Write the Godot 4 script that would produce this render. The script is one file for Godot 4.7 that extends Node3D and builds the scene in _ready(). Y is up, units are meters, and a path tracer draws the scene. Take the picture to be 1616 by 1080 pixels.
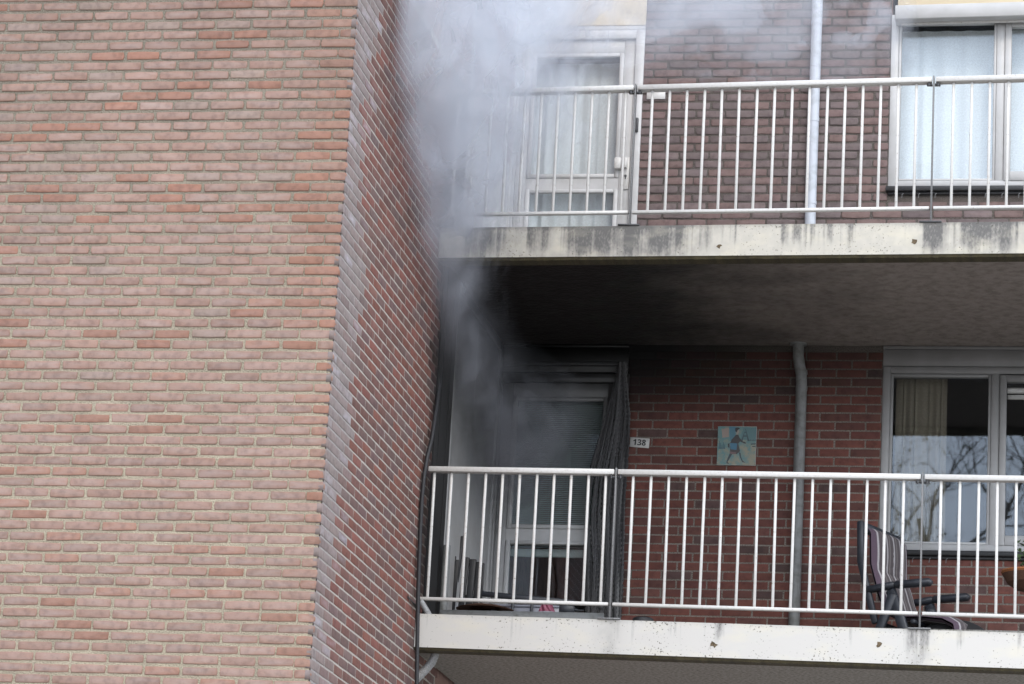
extends Node3D
# A brick apartment block with two balconies; smoke rises out of the lower one beside a projecting brick wing.
# Units are metres. The corner of the wing is x = 0, z = 0; the balcony facade stands at z = FZ; y = 0 is the top of the picture at that corner.

const FZ := -4.998
const GROUND := -8.53
const COURSE := 0.06413
const COURSE_F := 0.06517
var used := {}
var mats := {}
var rng := RandomNumberGenerator.new()
var fbm := FastNoiseLite.new()


# ---------------------------------------------------------------- scene tree helpers
func numbered(called: String, parent: Node) -> String:
	var key := str(parent.get_instance_id()) + called
	var n: int = used.get(key, 0)
	used[key] = n + 1
	return called if n == 0 else "%s_%03d" % [called, n]


func tag(o: Node, label: String, category: String, group := "", kind := "") -> Node:
	if label: o.set_meta("label", label)
	if category: o.set_meta("category", category)
	if group: o.set_meta("group", group)
	if kind: o.set_meta("kind", kind)
	return o


func thing(called: String, at: Vector3, label: String, category: String, group := "") -> Node3D:
	var o := Node3D.new()
	o.name = numbered(called, self)
	add_child(o, true)
	o.position = at
	tag(o, label, category, group)
	return o


func place(o: Node3D) -> Vector3:
	var p := Vector3.ZERO
	while o != self:
		p += o.position
		o = o.get_parent()
	return p


func put(called: String, b: MB, m: Material, parent: Node3D = self, origin := Vector3.INF) -> MeshInstance3D:
	var o := MeshInstance3D.new()
	o.name = numbered(called, parent)
	parent.add_child(o, true)
	var shift := origin
	if origin == Vector3.INF:
		shift = Vector3.ZERO
		if parent != self:
			shift = place(parent)
	o.mesh = b.mesh(shift)
	o.material_override = m
	return o


# ---------------------------------------------------------------- mesh builder (world coordinates, moved to the parent when committed)
class MB:
	var v := PackedVector3Array()
	var n := PackedVector3Array()
	var uv := PackedVector2Array()
	var c := PackedColorArray()
	var ix := PackedInt32Array()
	var col := Color(1, 1, 1)
	var shade = null

	func put(p: Vector3, nn: Vector3, u := Vector2.ZERO) -> int:
		v.append(p); n.append(nn); uv.append(u)
		c.append(shade.call(p, col) if shade != null else col)
		return v.size() - 1

	func quad(a: Vector3, b: Vector3, cc: Vector3, d: Vector3, nn := Vector3.ZERO, u0 := Vector2(0, 0), u1 := Vector2(1, 1)) -> void:
		if nn == Vector3.ZERO: nn = (cc - a).cross(b - a).normalized()
		var i := put(a, nn, Vector2(u0.x, u1.y))
		put(b, nn, Vector2(u1.x, u1.y)); put(cc, nn, Vector2(u1.x, u0.y)); put(d, nn, u0)
		# clockwise seen from outside
		if (b - a).cross(cc - a).dot(nn) > 0: ix.append_array([i, i + 2, i + 1, i, i + 3, i + 2])
		else: ix.append_array([i, i + 1, i + 2, i, i + 2, i + 3])

	# a box with chamfered edges; basis columns are its axes
	func box(center: Vector3, size: Vector3, bas := Basis(), ch := 0.0) -> void:
		var h := size / 2
		if ch <= 0.0:
			for ax in 3:
				for s in [-1.0, 1.0]:
					var u := (ax + 1) % 3
					var w := (ax + 2) % 3
					var nn := Vector3.ZERO
					nn[ax] = s
					var q := []
					for k in [[-1, -1], [1, -1], [1, 1], [-1, 1]]:
						var p := Vector3.ZERO
						p[ax] = s * h[ax]; p[u] = k[0] * h[u]; p[w] = k[1] * h[w]
						q.append(center + bas * p)
					quad(q[0], q[1], q[2], q[3], bas * nn)
			return
		var inn := h - Vector3(ch, ch, ch)
		var base := v.size()
		var id := {}
		for sx in [-1, 1]:
			for sy in [-1, 1]:
				for sz in [-1, 1]:
					for ax in 3:
						var s := Vector3(sx, sy, sz)
						var p := s * inn
						p[ax] = s[ax] * h[ax]
						var nn := Vector3.ZERO
						nn[ax] = s[ax]
						nn = (nn * 2.0 + s).normalized()
						id[[sx, sy, sz, ax]] = put(center + bas * p, bas * nn)
		var tri := func(a: int, b: int, cc: int):
			var g := (v[b] - v[a]).cross(v[cc] - v[a])
			if g.dot(v[a] - center) > 0: ix.append_array([a, cc, b])
			else: ix.append_array([a, b, cc])
		for ax in 3:
			var u := (ax + 1) % 3
			var w := (ax + 2) % 3
			for s in [-1, 1]:
				var q := []
				for k in [[-1, -1], [1, -1], [1, 1], [-1, 1]]:
					var e := [0, 0, 0]
					e[ax] = s; e[u] = k[0]; e[w] = k[1]
					q.append(id[[e[0], e[1], e[2], ax]])
				tri.call(q[0], q[1], q[2]); tri.call(q[0], q[2], q[3])
			for su in [-1, 1]:
				for sw in [-1, 1]:
					var e := [0, 0, 0]
					var f := [0, 0, 0]
					e[ax] = -1; f[ax] = 1
					e[u] = su; f[u] = su; e[w] = sw; f[w] = sw
					var a = id[[e[0], e[1], e[2], u]]
					var b = id[[f[0], f[1], f[2], u]]
					var d = id[[e[0], e[1], e[2], w]]
					var g = id[[f[0], f[1], f[2], w]]
					tri.call(a, b, g); tri.call(a, g, d)
		for sx in [-1, 1]:
			for sy in [-1, 1]:
				for sz in [-1, 1]:
					tri.call(id[[sx, sy, sz, 0]], id[[sx, sy, sz, 1]], id[[sx, sy, sz, 2]])

	func span(lo: Vector3, hi: Vector3, ch := 0.0) -> void:
		box((lo + hi) / 2, hi - lo, Basis(), ch)

	# a straight member from a to b: width along side, height along the third axis
	func bar(a: Vector3, b: Vector3, width: float, height: float, side := Vector3(0, 0, 1), ch := 0.0) -> void:
		var x := (b - a).normalized()
		var z := (side - x * side.dot(x)).normalized()
		var y := z.cross(x)
		box((a + b) / 2, Vector3((b - a).length(), height, width), Basis(x, y, z), ch)

	func tube(path: Array, radii: Array, sides := 10, caps := true) -> void:
		var ref := Vector3(0.12, 0.31, 1).normalized()
		var first := v.size()
		for k in path.size():
			var t: Vector3 = (path[mini(k + 1, path.size() - 1)] - path[maxi(k - 1, 0)]).normalized()
			var e := (ref - t * ref.dot(t)).normalized()
			var f := t.cross(e)
			for s in sides:
				var a := TAU * s / sides
				var d := e * cos(a) + f * sin(a)
				put(path[k] + d * float(radii[k % radii.size()]), d, Vector2(float(s) / sides, k))
		for k in path.size() - 1:
			for s in sides:
				var a := first + k * sides + s
				var b := first + k * sides + (s + 1) % sides
				ix.append_array([a, a + sides, b, b, a + sides, b + sides])
		if caps:
			for e in [0, path.size() - 1]:
				var t: Vector3 = (path[0] - path[1] if e == 0 else path[e] - path[e - 1]).normalized()
				var m := put(path[e], t)
				for s in sides:
					var a := put(v[first + e * sides + s], t)
					var b := put(v[first + e * sides + (s + 1) % sides], t)
					if e == 0: ix.append_array([m, a, b])
					else: ix.append_array([m, b, a])

	# profile of (radius, height) turned about a vertical axis
	func lathe(at: Vector3, prof: Array, sides := 24) -> void:
		for k in prof.size() - 1:
			var p: Vector2 = prof[k]
			var q: Vector2 = prof[k + 1]
			var dn := Vector2(q.y - p.y, p.x - q.x).normalized()
			for s in sides:
				var a := TAU * s / sides
				var b := TAU * (s + 1) / sides
				var ca := Vector3(cos(a), 0, sin(a))
				var cb := Vector3(cos(b), 0, sin(b))
				var i := put(at + ca * p.x + Vector3.UP * p.y, ca * dn.x + Vector3.UP * dn.y)
				put(at + cb * p.x + Vector3.UP * p.y, cb * dn.x + Vector3.UP * dn.y)
				put(at + cb * q.x + Vector3.UP * q.y, cb * dn.x + Vector3.UP * dn.y)
				put(at + ca * q.x + Vector3.UP * q.y, ca * dn.x + Vector3.UP * dn.y)
				ix.append_array([i, i + 1, i + 2, i, i + 2, i + 3])

	# a sheet from a function of (0..1, 0..1)
	func sheet(f: Callable, nu: int, nv: int) -> void:
		var first := v.size()
		for j in nv + 1:
			for i in nu + 1:
				var a := float(i) / nu
				var b := float(j) / nv
				var p: Vector3 = f.call(a, b)
				var du: Vector3 = f.call(a + 0.002, b) - f.call(a - 0.002, b)
				var dv: Vector3 = f.call(a, b + 0.002) - f.call(a, b - 0.002)
				put(p, ((du.cross(dv) * 1e6 + Vector3(0, 1e-5, 0))).normalized(), Vector2(a, b))
		for j in nv:
			for i in nu:
				var a := first + j * (nu + 1) + i
				ix.append_array([a, a + nu + 1, a + 1, a + 1, a + nu + 1, a + nu + 2])

	func mesh(shift := Vector3.ZERO) -> ArrayMesh:
		var arr := []
		arr.resize(Mesh.ARRAY_MAX)
		var moved := v
		if shift != Vector3.ZERO:
			moved = PackedVector3Array()
			for p in v: moved.append(p - shift)
		arr[Mesh.ARRAY_VERTEX] = moved; arr[Mesh.ARRAY_NORMAL] = n; arr[Mesh.ARRAY_TEX_UV] = uv; arr[Mesh.ARRAY_COLOR] = c; arr[Mesh.ARRAY_INDEX] = ix
		var m := ArrayMesh.new()
		m.add_surface_from_arrays(Mesh.PRIMITIVE_TRIANGLES, arr)
		return m


# ---------------------------------------------------------------- materials
func noise_tex(size: int, freq: float, octaves: int, lo: Color, hi: Color, seed_: int, mid := Color(0, 0, 0, 0), type := FastNoiseLite.TYPE_SIMPLEX_SMOOTH) -> NoiseTexture2D:
	var nz := FastNoiseLite.new()
	nz.noise_type = type
	nz.seed = seed_
	nz.frequency = freq
	nz.fractal_octaves = octaves
	nz.fractal_gain = 0.6
	var t := NoiseTexture2D.new()
	t.width = size
	t.height = size
	t.seamless = true
	t.noise = nz
	var g := Gradient.new()
	g.set_color(0, lo)
	g.set_color(1, hi)
	if mid.a > 0: g.add_point(0.5, mid)
	t.color_ramp = g
	return t


func mat(called: String, albedo: Color, rough := 0.8, vertex := false, tex: Texture2D = null, scale := 1.0, bump: Texture2D = null, depth := 0.1) -> StandardMaterial3D:
	var m := StandardMaterial3D.new()
	m.resource_name = called
	m.albedo_color = albedo
	m.roughness = rough
	m.vertex_color_use_as_albedo = vertex
	if tex or bump:
		m.uv1_triplanar = true
		m.uv1_world_triplanar = true
		m.uv1_scale = Vector3.ONE * scale
	if tex: m.albedo_texture = tex
	if bump:
		m.heightmap_enabled = true
		m.heightmap_texture = bump
		m.heightmap_scale = depth
	mats[called] = m
	return m


func lin(r: float, g: float, b: float) -> Color:
	return Color(r, g, b).linear_to_srgb()


# how much soot the fire has left at a place, 0 to 1 (a stain on ceiling and wall, heaviest next to the wing)
func soot(p: Vector3) -> float:
	var f := 0.0
	if p.y < -0.70 and p.z < -2.55:
		var w := fbm.get_noise_3d(p.x * 2.2, p.y * 2.2, p.z * 2.2) * 0.35
		var side := 1.0 - smoothstep(0.75, 2.75, p.x + w * 1.6)
		var high := smoothstep(-1.5, -0.80, p.y + w * 0.5)
		f = clampf(high * (0.42 + 0.56 * side), 0.0, 0.985)
		if p.x < 0.06 and p.y < -1.0: f = maxf(f, 0.93 * (1.0 - smoothstep(-2.2, -1.2, -p.y - 3.6)))
	return f


func sooted(p: Vector3, c: Color) -> Color:
	var f := pow(1.0 - soot(p), 1.6)
	return Color(c.r * f, c.g * f * 0.99, c.b * f * 0.98)


# ---------------------------------------------------------------- bricks
# One brick in its own axes: x along the wall, y up, z out of the wall; about 40 triangles, worn edges.
func brick(b: MB, t: Transform3D, length: float, height: float, tones: Array, r: RandomNumberGenerator, worn: float) -> void:
	var hx := length / 2
	var hy := height / 2
	var ring := []
	for k in [[-1, -1], [0, -1], [1, -1], [1, 0], [1, 1], [0, 1], [-1, 1], [-1, 0]]:
		var corner := 1.0 if k[0] != 0 and k[1] != 0 else 0.0
		ring.append(Vector2(k[0] * (hx - corner * worn * r.randf_range(0.3, 1.6)) + r.randf_range(-1, 1) * worn * 0.6, k[1] * (hy - corner * worn * r.randf_range(0.2, 0.9)) + r.randf_range(-1, 1) * worn * 0.45))
	var face := r.randf_range(0.0 if worn < 0.002 else -1.0, 1) * worn * 0.8
	var i0 := b.v.size()
	var z := t.basis.z
	for lev in 3:
		for k in 8:
			var p: Vector2 = ring[k]
			var d := Vector2(p.x / hx, p.y / hy)
			var out := (t.basis.x * (d.x if absf(d.x) > 0.8 else 0.0) + t.basis.y * (d.y if absf(d.y) > 0.8 else 0.0)).normalized()
			b.col = tones[0] if lev < 2 else (tones[1] as Color).lerp(tones[2], r.randf() * 0.8)
			if lev == 0: b.put(t * Vector3(p.x, p.y, -0.03), out)
			elif lev == 1: b.put(t * Vector3(p.x, p.y, face - maxf(0.0005, worn * 0.85)), (out + z).normalized())
			else:
				var q := Vector2(p.x - signf(p.x) * minf(absf(p.x), 0.006), p.y - signf(p.y) * minf(absf(p.y), 0.005))
				b.put(t * Vector3(q.x, q.y, face + r.randf_range(-0.4, 0.4) * worn), (z + out * 0.12).normalized())
	b.col = tones[2]
	var m := b.put(t * Vector3(r.randf_range(-0.3, 0.3) * hx, r.randf_range(-0.2, 0.3) * hy, face + worn * 0.2), z)
	for k in 8:
		var k2 := (k + 1) % 8
		for lev in 2:
			var a := i0 + lev * 8 + k
			var c := i0 + lev * 8 + k2
			b.ix.append_array([a, a + 8, c, c, a + 8, c + 8])
		b.ix.append_array([i0 + 16 + k, m, i0 + 16 + k2])


# A wall face of bricks. "cells" lists [transform, length]; the nearest "single" full bricks become parts of their own, the rest one part.
# "tone" gives the three tones of a brick from its place.
func brickwork(parent: Node3D, cells: Array, height: float, tone: Callable, m: Material, worn: float, seed_: int, single := 300, size_of = null) -> void:
	var r := RandomNumberGenerator.new()
	r.seed = seed_
	var lib := {}
	var order := range(cells.size())
	var score := PackedFloat32Array()
	for c in cells: score.append(size_of.call(c[0].origin) * c[1] if size_of != null else 0.0)
	order.sort_custom(func(a, b): return score[a] > score[b] if score[a] != score[b] else a < b)
	var own := {}
	for k in order:
		if own.size() >= single or score[k] <= 0.0: break
		own[k] = true
	var rest := MB.new()
	var shift := place(parent)
	for k in cells.size():
		var t: Transform3D = cells[k][0]
		var length: float = cells[k][1]
		if not own.has(k):
			brick(rest, t, length, height, tone.call(t.origin, r), r, worn)
			continue
		# shared meshes: one per length class, zone of tone and variant
		var tones: Array = tone.call(t.origin, r)
		var zone: String = "%d" % int(round((tones[3] if tones.size() > 3 else 0.0) * 8.0))
		var key := "%d/%s/%d" % [int(round(length * 50)), zone, r.randi() % 14]
		if not lib.has(key):
			var b := MB.new()
			brick(b, Transform3D(t.basis, Vector3.ZERO), length, height, tones, r, worn)
			lib[key] = b.mesh()
		var o := MeshInstance3D.new()
		o.name = numbered("brick", parent)
		parent.add_child(o, true)
		o.mesh = lib[key]
		o.material_override = m
		o.position = t.origin - shift
	if rest.v.size():
		tag(put("brickwork", rest, m, parent), "", "", "", "stuff")


func _ready() -> void:
	rng.seed = 138
	fbm.seed = 7
	fbm.frequency = 0.6
	fbm.fractal_octaves = 4

	# ------------------------------------------------------------ camera, sky, sun, exposure
	var cam := Camera3D.new()
	cam.name = "camera"
	add_child(cam)
	cam.transform = Transform3D(Basis(Vector3.UP, 0.195396) * Basis(Vector3.RIGHT, 0.262870) * Basis(Vector3.BACK, 0.056093), Vector3(4.52051, -6.92821, 17.53217))
	cam.fov = 12.0852
	cam.near = 0.1
	cam.far = 600.0
	cam.current = true

	var env := Environment.new()
	env.background_mode = Environment.BG_SKY
	var sky_mat := ProceduralSkyMaterial.new()
	sky_mat.sky_top_color = Color(0.85, 0.885, 0.94)
	sky_mat.sky_horizon_color = Color(0.895, 0.915, 0.95)
	sky_mat.sky_curve = 0.2
	sky_mat.ground_horizon_color = Color(0.50, 0.50, 0.48)
	sky_mat.ground_bottom_color = Color(0.34, 0.33, 0.31)
	sky_mat.sky_energy_multiplier = 1.0
	var sky := Sky.new()
	sky.sky_material = sky_mat
	env.sky = sky
	env.background_energy_multiplier = 1.35
	env.tonemap_mode = Environment.TONE_MAPPER_LINEAR
	env.tonemap_exposure = 2.8
	env.sdfgi_enabled = true
	env.ssao_enabled = true
	env.ssil_enabled = true
	var we := WorldEnvironment.new()
	we.name = "world_environment"
	we.environment = env
	add_child(we)

	var sun := DirectionalLight3D.new()
	sun.name = "sun"
	add_child(sun)
	sun.look_at_from_position(Vector3.ZERO, -Vector3(0.30, 0.62, 0.72).normalized(), Vector3.UP)
	sun.light_energy = 0.16
	sun.light_color = Color(1.0, 0.97, 0.93)
	sun.light_angular_distance = 14.0
	sun.shadow_enabled = true

	# ------------------------------------------------------------ materials
	var mottle := noise_tex(512, 0.012, 5, Color(0.80, 0.79, 0.79), Color(1, 1, 1), 11, Color(0.95, 0.945, 0.94))
	var grit := noise_tex(512, 0.09, 4, Color(0.0, 0.0, 0.0), Color(1, 1, 1), 12)
	var lumps := noise_tex(512, 0.035, 5, Color(0, 0, 0), Color(1, 1, 1), 13)
	var speckle := noise_tex(512, 0.05, 5, Color(0.55, 0.53, 0.50), Color(1, 1, 1), 14, Color(0.88, 0.87, 0.85))
	mat("brick", Color.WHITE, 0.88, true, mottle, 1.9, grit, 0.12)
	mat("mortar", Color.WHITE, 0.95, true, speckle, 4.0, lumps, 0.45)
	mat("side_mortar", Color.WHITE, 0.95, true, speckle, 3.0, grit, 0.15)
	mat("plain_brick", lin(0.28, 0.17, 0.14), 0.9, false, mottle, 1.3)
	var rusty := noise_tex(512, 0.02, 5, Color(0.42, 0.31, 0.24), Color(1, 1, 1), 21, Color(0.985, 0.98, 0.97))
	rusty.color_ramp.add_point(0.07, Color(0.60, 0.50, 0.42))
	rusty.color_ramp.add_point(0.13, Color(0.94, 0.93, 0.915))
	mat("white_metal", lin(0.56, 0.555, 0.545), 0.38, false, rusty, 3.0)
	mat("galvanised", lin(0.20, 0.205, 0.215), 0.5, false, speckle, 3.0)
	mat("dark_steel", lin(0.07, 0.072, 0.08), 0.5, false, speckle, 3.0)
	mat("white_paint", Color.WHITE, 0.45, true, noise_tex(256, 0.012, 4, Color(0.90, 0.90, 0.89), Color(1, 1, 1), 22), 1.2)
	mat("cream_panel", lin(0.74, 0.63, 0.45), 0.5, false, noise_tex(256, 0.01, 3, Color(0.93, 0.93, 0.92), Color(1, 1, 1), 23), 0.8)
	mat("grey_pipe", lin(0.20, 0.205, 0.205), 0.5, false, noise_tex(256, 0.02, 4, Color(0.72, 0.71, 0.68), Color(1, 1, 1), 24, Color(0.94, 0.94, 0.93)), 2.0)
	mat("white_pipe", lin(0.47, 0.50, 0.55), 0.4, false, noise_tex(256, 0.02, 4, Color(0.86, 0.86, 0.85), Color(1, 1, 1), 25, Color(0.98, 0.98, 0.98)), 1.5)
	mat("light_pipe", lin(0.34, 0.35, 0.37), 0.5, false, speckle, 2.5)
	mat("plaster", Color.WHITE, 0.95, true, noise_tex(512, 0.02, 5, Color(0.78, 0.76, 0.74), Color(1, 1, 1), 26, Color(0.93, 0.92, 0.91)), 0.9, lumps, 0.55)
	mat("concrete", lin(0.33, 0.32, 0.30), 0.9, false, speckle, 1.2)
	mat("black_rubber", lin(0.012, 0.012, 0.014), 0.6)
	mat("dark_plastic", lin(0.028, 0.032, 0.042), 0.45, false, noise_tex(256, 0.03, 4, Color(0.75, 0.75, 0.75), Color(1, 1, 1), 27), 3.0)
	mat("black_cloth", lin(0.010, 0.010, 0.012), 0.9, false, speckle, 6.0)
	mat("chenille", lin(0.125, 0.127, 0.137), 0.95, true, speckle, 9.0, grit, 0.3)
	mats.chenille.rim_enabled = true
	mats.chenille.rim = 0.5
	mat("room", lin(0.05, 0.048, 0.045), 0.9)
	mat("slate", lin(0.03, 0.031, 0.034), 0.55, false, speckle, 2.5)
	mat("charred", lin(0.010, 0.010, 0.011), 0.9, false, speckle, 2.0)
	mat("blind", lin(0.26, 0.31, 0.30), 0.6)
	mat("net", lin(0.65, 0.71, 0.72), 0.9, false, noise_tex(256, 0.05, 4, Color(0.88, 0.88, 0.88), Color(1, 1, 1), 28), 4.0)
	mats.net.backlight_enabled = true
	mats.net.backlight = Color(0.4, 0.43, 0.45)
	mat("drape", lin(0.17, 0.155, 0.115), 0.95, false, noise_tex(256, 0.05, 4, Color(0.85, 0.85, 0.85), Color(1, 1, 1), 29), 4.0)
	mat("rust", lin(0.10, 0.045, 0.025), 0.85, false, speckle, 4.0, grit, 0.1)
	mat("terracotta", lin(0.36, 0.13, 0.045), 0.85, false, speckle, 3.0)
	mat("leaf", Color.WHITE, 0.7, true)
	mat("bark", lin(0.055, 0.045, 0.035), 0.95, false, speckle, 2.0)
	mat("gravel", lin(0.28, 0.27, 0.255), 0.95, false, speckle, 0.35)
	mat("plastic_crate", lin(0.22, 0.23, 0.27), 0.4)
	mat("pink_plastic", lin(0.20, 0.045, 0.085), 0.5)
	# coated double glazing: mostly clear, with a mirror-like share of each pane
	var clear := Image.create(4, 4, false, Image.FORMAT_RGB8)
	clear.fill(Color.WHITE)
	var glass := mat("glass", Color(0.90, 0.95, 1.0, 0.048), 0.015)
	glass.albedo_texture = ImageTexture.create_from_image(clear)
	glass.metallic = 1.0
	glass.transparency = BaseMaterial3D.TRANSPARENCY_ALPHA

	build_setting()
	build_walls()
	build_slabs()
	build_railings()
	build_facade()
	build_recess()
	build_pipes()
	build_balcony_things()
	build_trees()
	build_smoke()


# ---------------------------------------------------------------- ground and the rooms behind the windows
func build_setting() -> void:
	var g := MB.new()
	g.quad(Vector3(-300, GROUND, 300), Vector3(300, GROUND, 300), Vector3(300, GROUND, -300), Vector3(-300, GROUND, -300), Vector3.UP)
	tag(put("ground", g, mats.gravel), "flat paved ground below the apartment block", "", "", "structure")
	for k in 2:
		var lo: float = [-3.30, -0.62][k]
		var hi: float = [-0.78, 2.10][k]
		var room := Node3D.new()
		room.name = numbered("room", self)
		add_child(room, true)
		tag(room, ["dim room behind the lower balcony door and window", "dim room behind the upper balcony door and window"][k], "", "", "structure")
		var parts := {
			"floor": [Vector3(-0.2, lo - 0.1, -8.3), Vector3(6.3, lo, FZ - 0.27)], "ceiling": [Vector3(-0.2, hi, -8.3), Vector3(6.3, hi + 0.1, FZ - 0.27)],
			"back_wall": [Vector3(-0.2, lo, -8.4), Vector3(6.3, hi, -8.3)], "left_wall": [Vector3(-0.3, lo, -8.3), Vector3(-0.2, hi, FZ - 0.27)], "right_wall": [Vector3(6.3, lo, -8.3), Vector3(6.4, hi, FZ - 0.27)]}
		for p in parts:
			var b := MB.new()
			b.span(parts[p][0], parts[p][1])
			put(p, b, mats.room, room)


# ---------------------------------------------------------------- brick walls
func mortar_sheet(parent: Node3D, m: Material, a: Vector3, across: Vector3, up: Vector3, nu: int, nv: int, shade: Callable) -> void:
	var b := MB.new()
	b.shade = shade
	b.sheet(func(u, w): return a + across * u + up * w, nu, nv)
	put("mortar", b, m, parent)


func build_walls() -> void:
	# --- the end wall of the wing, facing the camera
	var front := thing("wing_front_wall", Vector3(-2.5, GROUND, 0), "broad pale pink brick end wall of the projecting wing, joints sandy and worn", "brick wall")
	var core := MB.new()
	core.span(Vector3(-5.0, GROUND, -9.0), Vector3(-0.034, 5.0, -0.034))
	core.span(Vector3(-5.0, 0.5, -0.03), Vector3(-3.3, 5.0, -0.002))
	core.span(Vector3(-3.28, 0.57, -0.03), Vector3(-0.03, 5.0, -0.002))
	core.span(Vector3(-5.0, GROUND, -0.03), Vector3(-3.3, 0.48, -0.002))
	core.span(Vector3(-3.28, GROUND, -0.03), Vector3(-0.03, -4.75, -0.002))
	put("core", core, mats.plain_brick, front)
	var mortar_tone := func(p: Vector3, _c: Color) -> Color:
		var w := fbm.get_noise_2d(p.x * 3.0 + 9.0, p.y * 3.0) * 0.5
		var k := smoothstep(-3.2, 0.3, p.y + w)
		return (Color(0.40, 0.355, 0.275).lerp(Color(0.235, 0.208, 0.172), k) * (1.0 + 0.35 * fbm.get_noise_2d(p.x * 6.0, p.y * 9.0)))
	mortar_sheet(front, mats.mortar, Vector3(-3.28, -4.75, -0.0060), Vector3(3.272, 0, 0), Vector3(0, 5.32, 0), 60, 90, mortar_tone)
	var cells := []
	for n in range(-8, 74):
		var full := (n % 2 == 0) if n < 29 else (n % 2 == 0)
		if n >= 57 and n < 63: full = n == 56 or n == 59 or n == 61 or n == 62 - 1
		var y := -(n + 0.385) * COURSE
		var x := 0.0
		var first := true
		while x > -3.25:
			var length := 0.2055
			if first and not full: length = 0.0965
			var wob := rng.randf_range(-0.0022, 0.0022)
			if not first: length += rng.randf_range(-0.004, 0.004)
			cells.append([Transform3D(Basis().rotated(Vector3(0, 0, 1), 0.0 if first else rng.randf_range(-0.006, 0.006)), Vector3(x - length / 2, y + wob * (0.0 if first else 1.0), 0)), length])
			x -= (0.2130 if full else 0.1035) if first else 0.22
			first = false
	var tone_front := func(p: Vector3, r: RandomNumberGenerator) -> Array:
		var red := Color(0.45, 0.22, 0.152)
		var pink := Color(0.455, 0.282, 0.222)
		var grey := Color(0.43, 0.32, 0.265)
		var edge := p.x > -0.23
		var k := r.randf()
		var a := pink
		var bloom := 0.35 + r.randf() * 0.65
		if k < (0.28 if edge else 0.08): a = red; bloom *= 0.55
		elif k > 0.88: a = grey
		var dim := r.randf_range(0.545, 0.655) * (1.0 + 0.16 * fbm.get_noise_2d(p.x * 1.1 + 40.0, p.y * 0.5))
		var top := smoothstep(-1.2, 0.2, p.y) * (0.10 + 0.12 * fbm.get_noise_2d(p.x * 1.5, p.y * 4.0))
		if edge: bloom *= 0.6; a = a.lerp(Color(0.47, 0.24, 0.165), 0.55)
		dim *= 1.0 - top
		var pale := a.lerp(Color(0.50, 0.386, 0.345), bloom * 0.85)
		return [a.lerp(red, 0.3) * dim, a.lerp(red, 0.12) * dim, pale * dim]
	brickwork(front, cells, 0.0485, tone_front, mats.brick, 0.0034, 5, 300, func(p: Vector3): return (30.0 + 0.3 * p.x - p.y) if p.y > -4.2 and p.x > -2.0 else 0.0)

	# --- the side wall of the wing, running back to the balconies
	var side := thing("wing_side_wall", Vector3(0, GROUND, -1.35), "dark red brick side wall of the wing running back to the balconies, whitish salt bloom along its corner", "brick wall")
	var back := MB.new()
	back.span(Vector3(-0.03, 0.57, -5.2), Vector3(-0.002, 5.0, -0.036))
	back.span(Vector3(-0.03, GROUND, -5.2), Vector3(-0.002, -4.75, -0.036))
	put("core", back, mats.plain_brick, side)
	var side_bloom := func(p: Vector3) -> float:
		var w := fbm.get_noise_2d(p.z * 4.0, p.y * 1.3 + 30.0)
		return 1.0 - smoothstep(0.22, 0.62, -p.z + w * 0.5)
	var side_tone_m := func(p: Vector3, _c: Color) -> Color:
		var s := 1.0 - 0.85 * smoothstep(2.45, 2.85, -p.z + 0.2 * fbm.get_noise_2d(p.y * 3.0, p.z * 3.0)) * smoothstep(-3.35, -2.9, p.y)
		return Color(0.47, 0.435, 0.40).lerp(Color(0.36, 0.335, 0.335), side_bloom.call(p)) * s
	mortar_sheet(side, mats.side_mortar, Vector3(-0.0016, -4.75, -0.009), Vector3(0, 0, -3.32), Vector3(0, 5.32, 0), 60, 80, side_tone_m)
	var scells := []
	for n in range(-8, 74):
		var full := n % 2 == 0
		if n >= 57 and n < 63: full = n == 59 or n == 61
		var y := -(n + 0.42) * COURSE
		var z := -0.1045 if full else -0.2145
		while z > -3.2:
			var length := 0.2095 + rng.randf_range(-0.003, 0.003)
			scells.append([Transform3D(Basis(Vector3(0, 0, -1), Vector3.UP, Vector3(1, 0, 0)), Vector3(0, y + rng.randf_range(-0.0012, 0.0012), z - length / 2)), length])
			z -= 0.22
		var l0 := 0.0985 if full else 0.2085
		scells.append([Transform3D(Basis(Vector3(0, 0, -1), Vector3.UP, Vector3(1, 0, 0)), Vector3(-0.0006, y, -0.0015 - l0 / 2)), l0])
	var tone_side := func(p: Vector3, r: RandomNumberGenerator) -> Array:
		var red := Color(0.215, 0.080, 0.060)
		var brown := Color(0.178, 0.082, 0.066)
		var plum := Color(0.165, 0.096, 0.088)
		var k := r.randf()
		var a := red if k < 0.45 else (brown if k < 0.82 else plum)
		a = a * r.randf_range(0.66, 0.88)
		var bl: float = clampf(side_bloom.call(p) * 1.3 + r.randf_range(-0.35, 0.2), 0.0, 1.0) if -p.z < 1.0 else 0.0
		a = a.lerp(Color(0.225, 0.190, 0.180), bl * 0.85)
		var streak := 0.0
		if -p.z < 0.62 and -p.z > 0.05: streak = maxf(0.0, fbm.get_noise_2d(p.y * 5.0 + 50.0, p.z * 7.0) * 1.5) * r.randf()
		var c := a.lerp(Color(0.52, 0.51, 0.57), streak)
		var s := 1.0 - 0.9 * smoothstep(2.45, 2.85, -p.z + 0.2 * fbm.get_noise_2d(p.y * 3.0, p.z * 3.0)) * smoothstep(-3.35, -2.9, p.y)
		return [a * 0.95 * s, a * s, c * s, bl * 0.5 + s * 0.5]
	brickwork(side, scells, 0.0525, tone_side, mats.brick, 0.0011, 6, 300, func(p: Vector3): return (20.0 - p.y) if p.y > -4.1 and p.y < -0.9 and p.z > -2.45 and p.z < -0.75 else 0.0)

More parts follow.
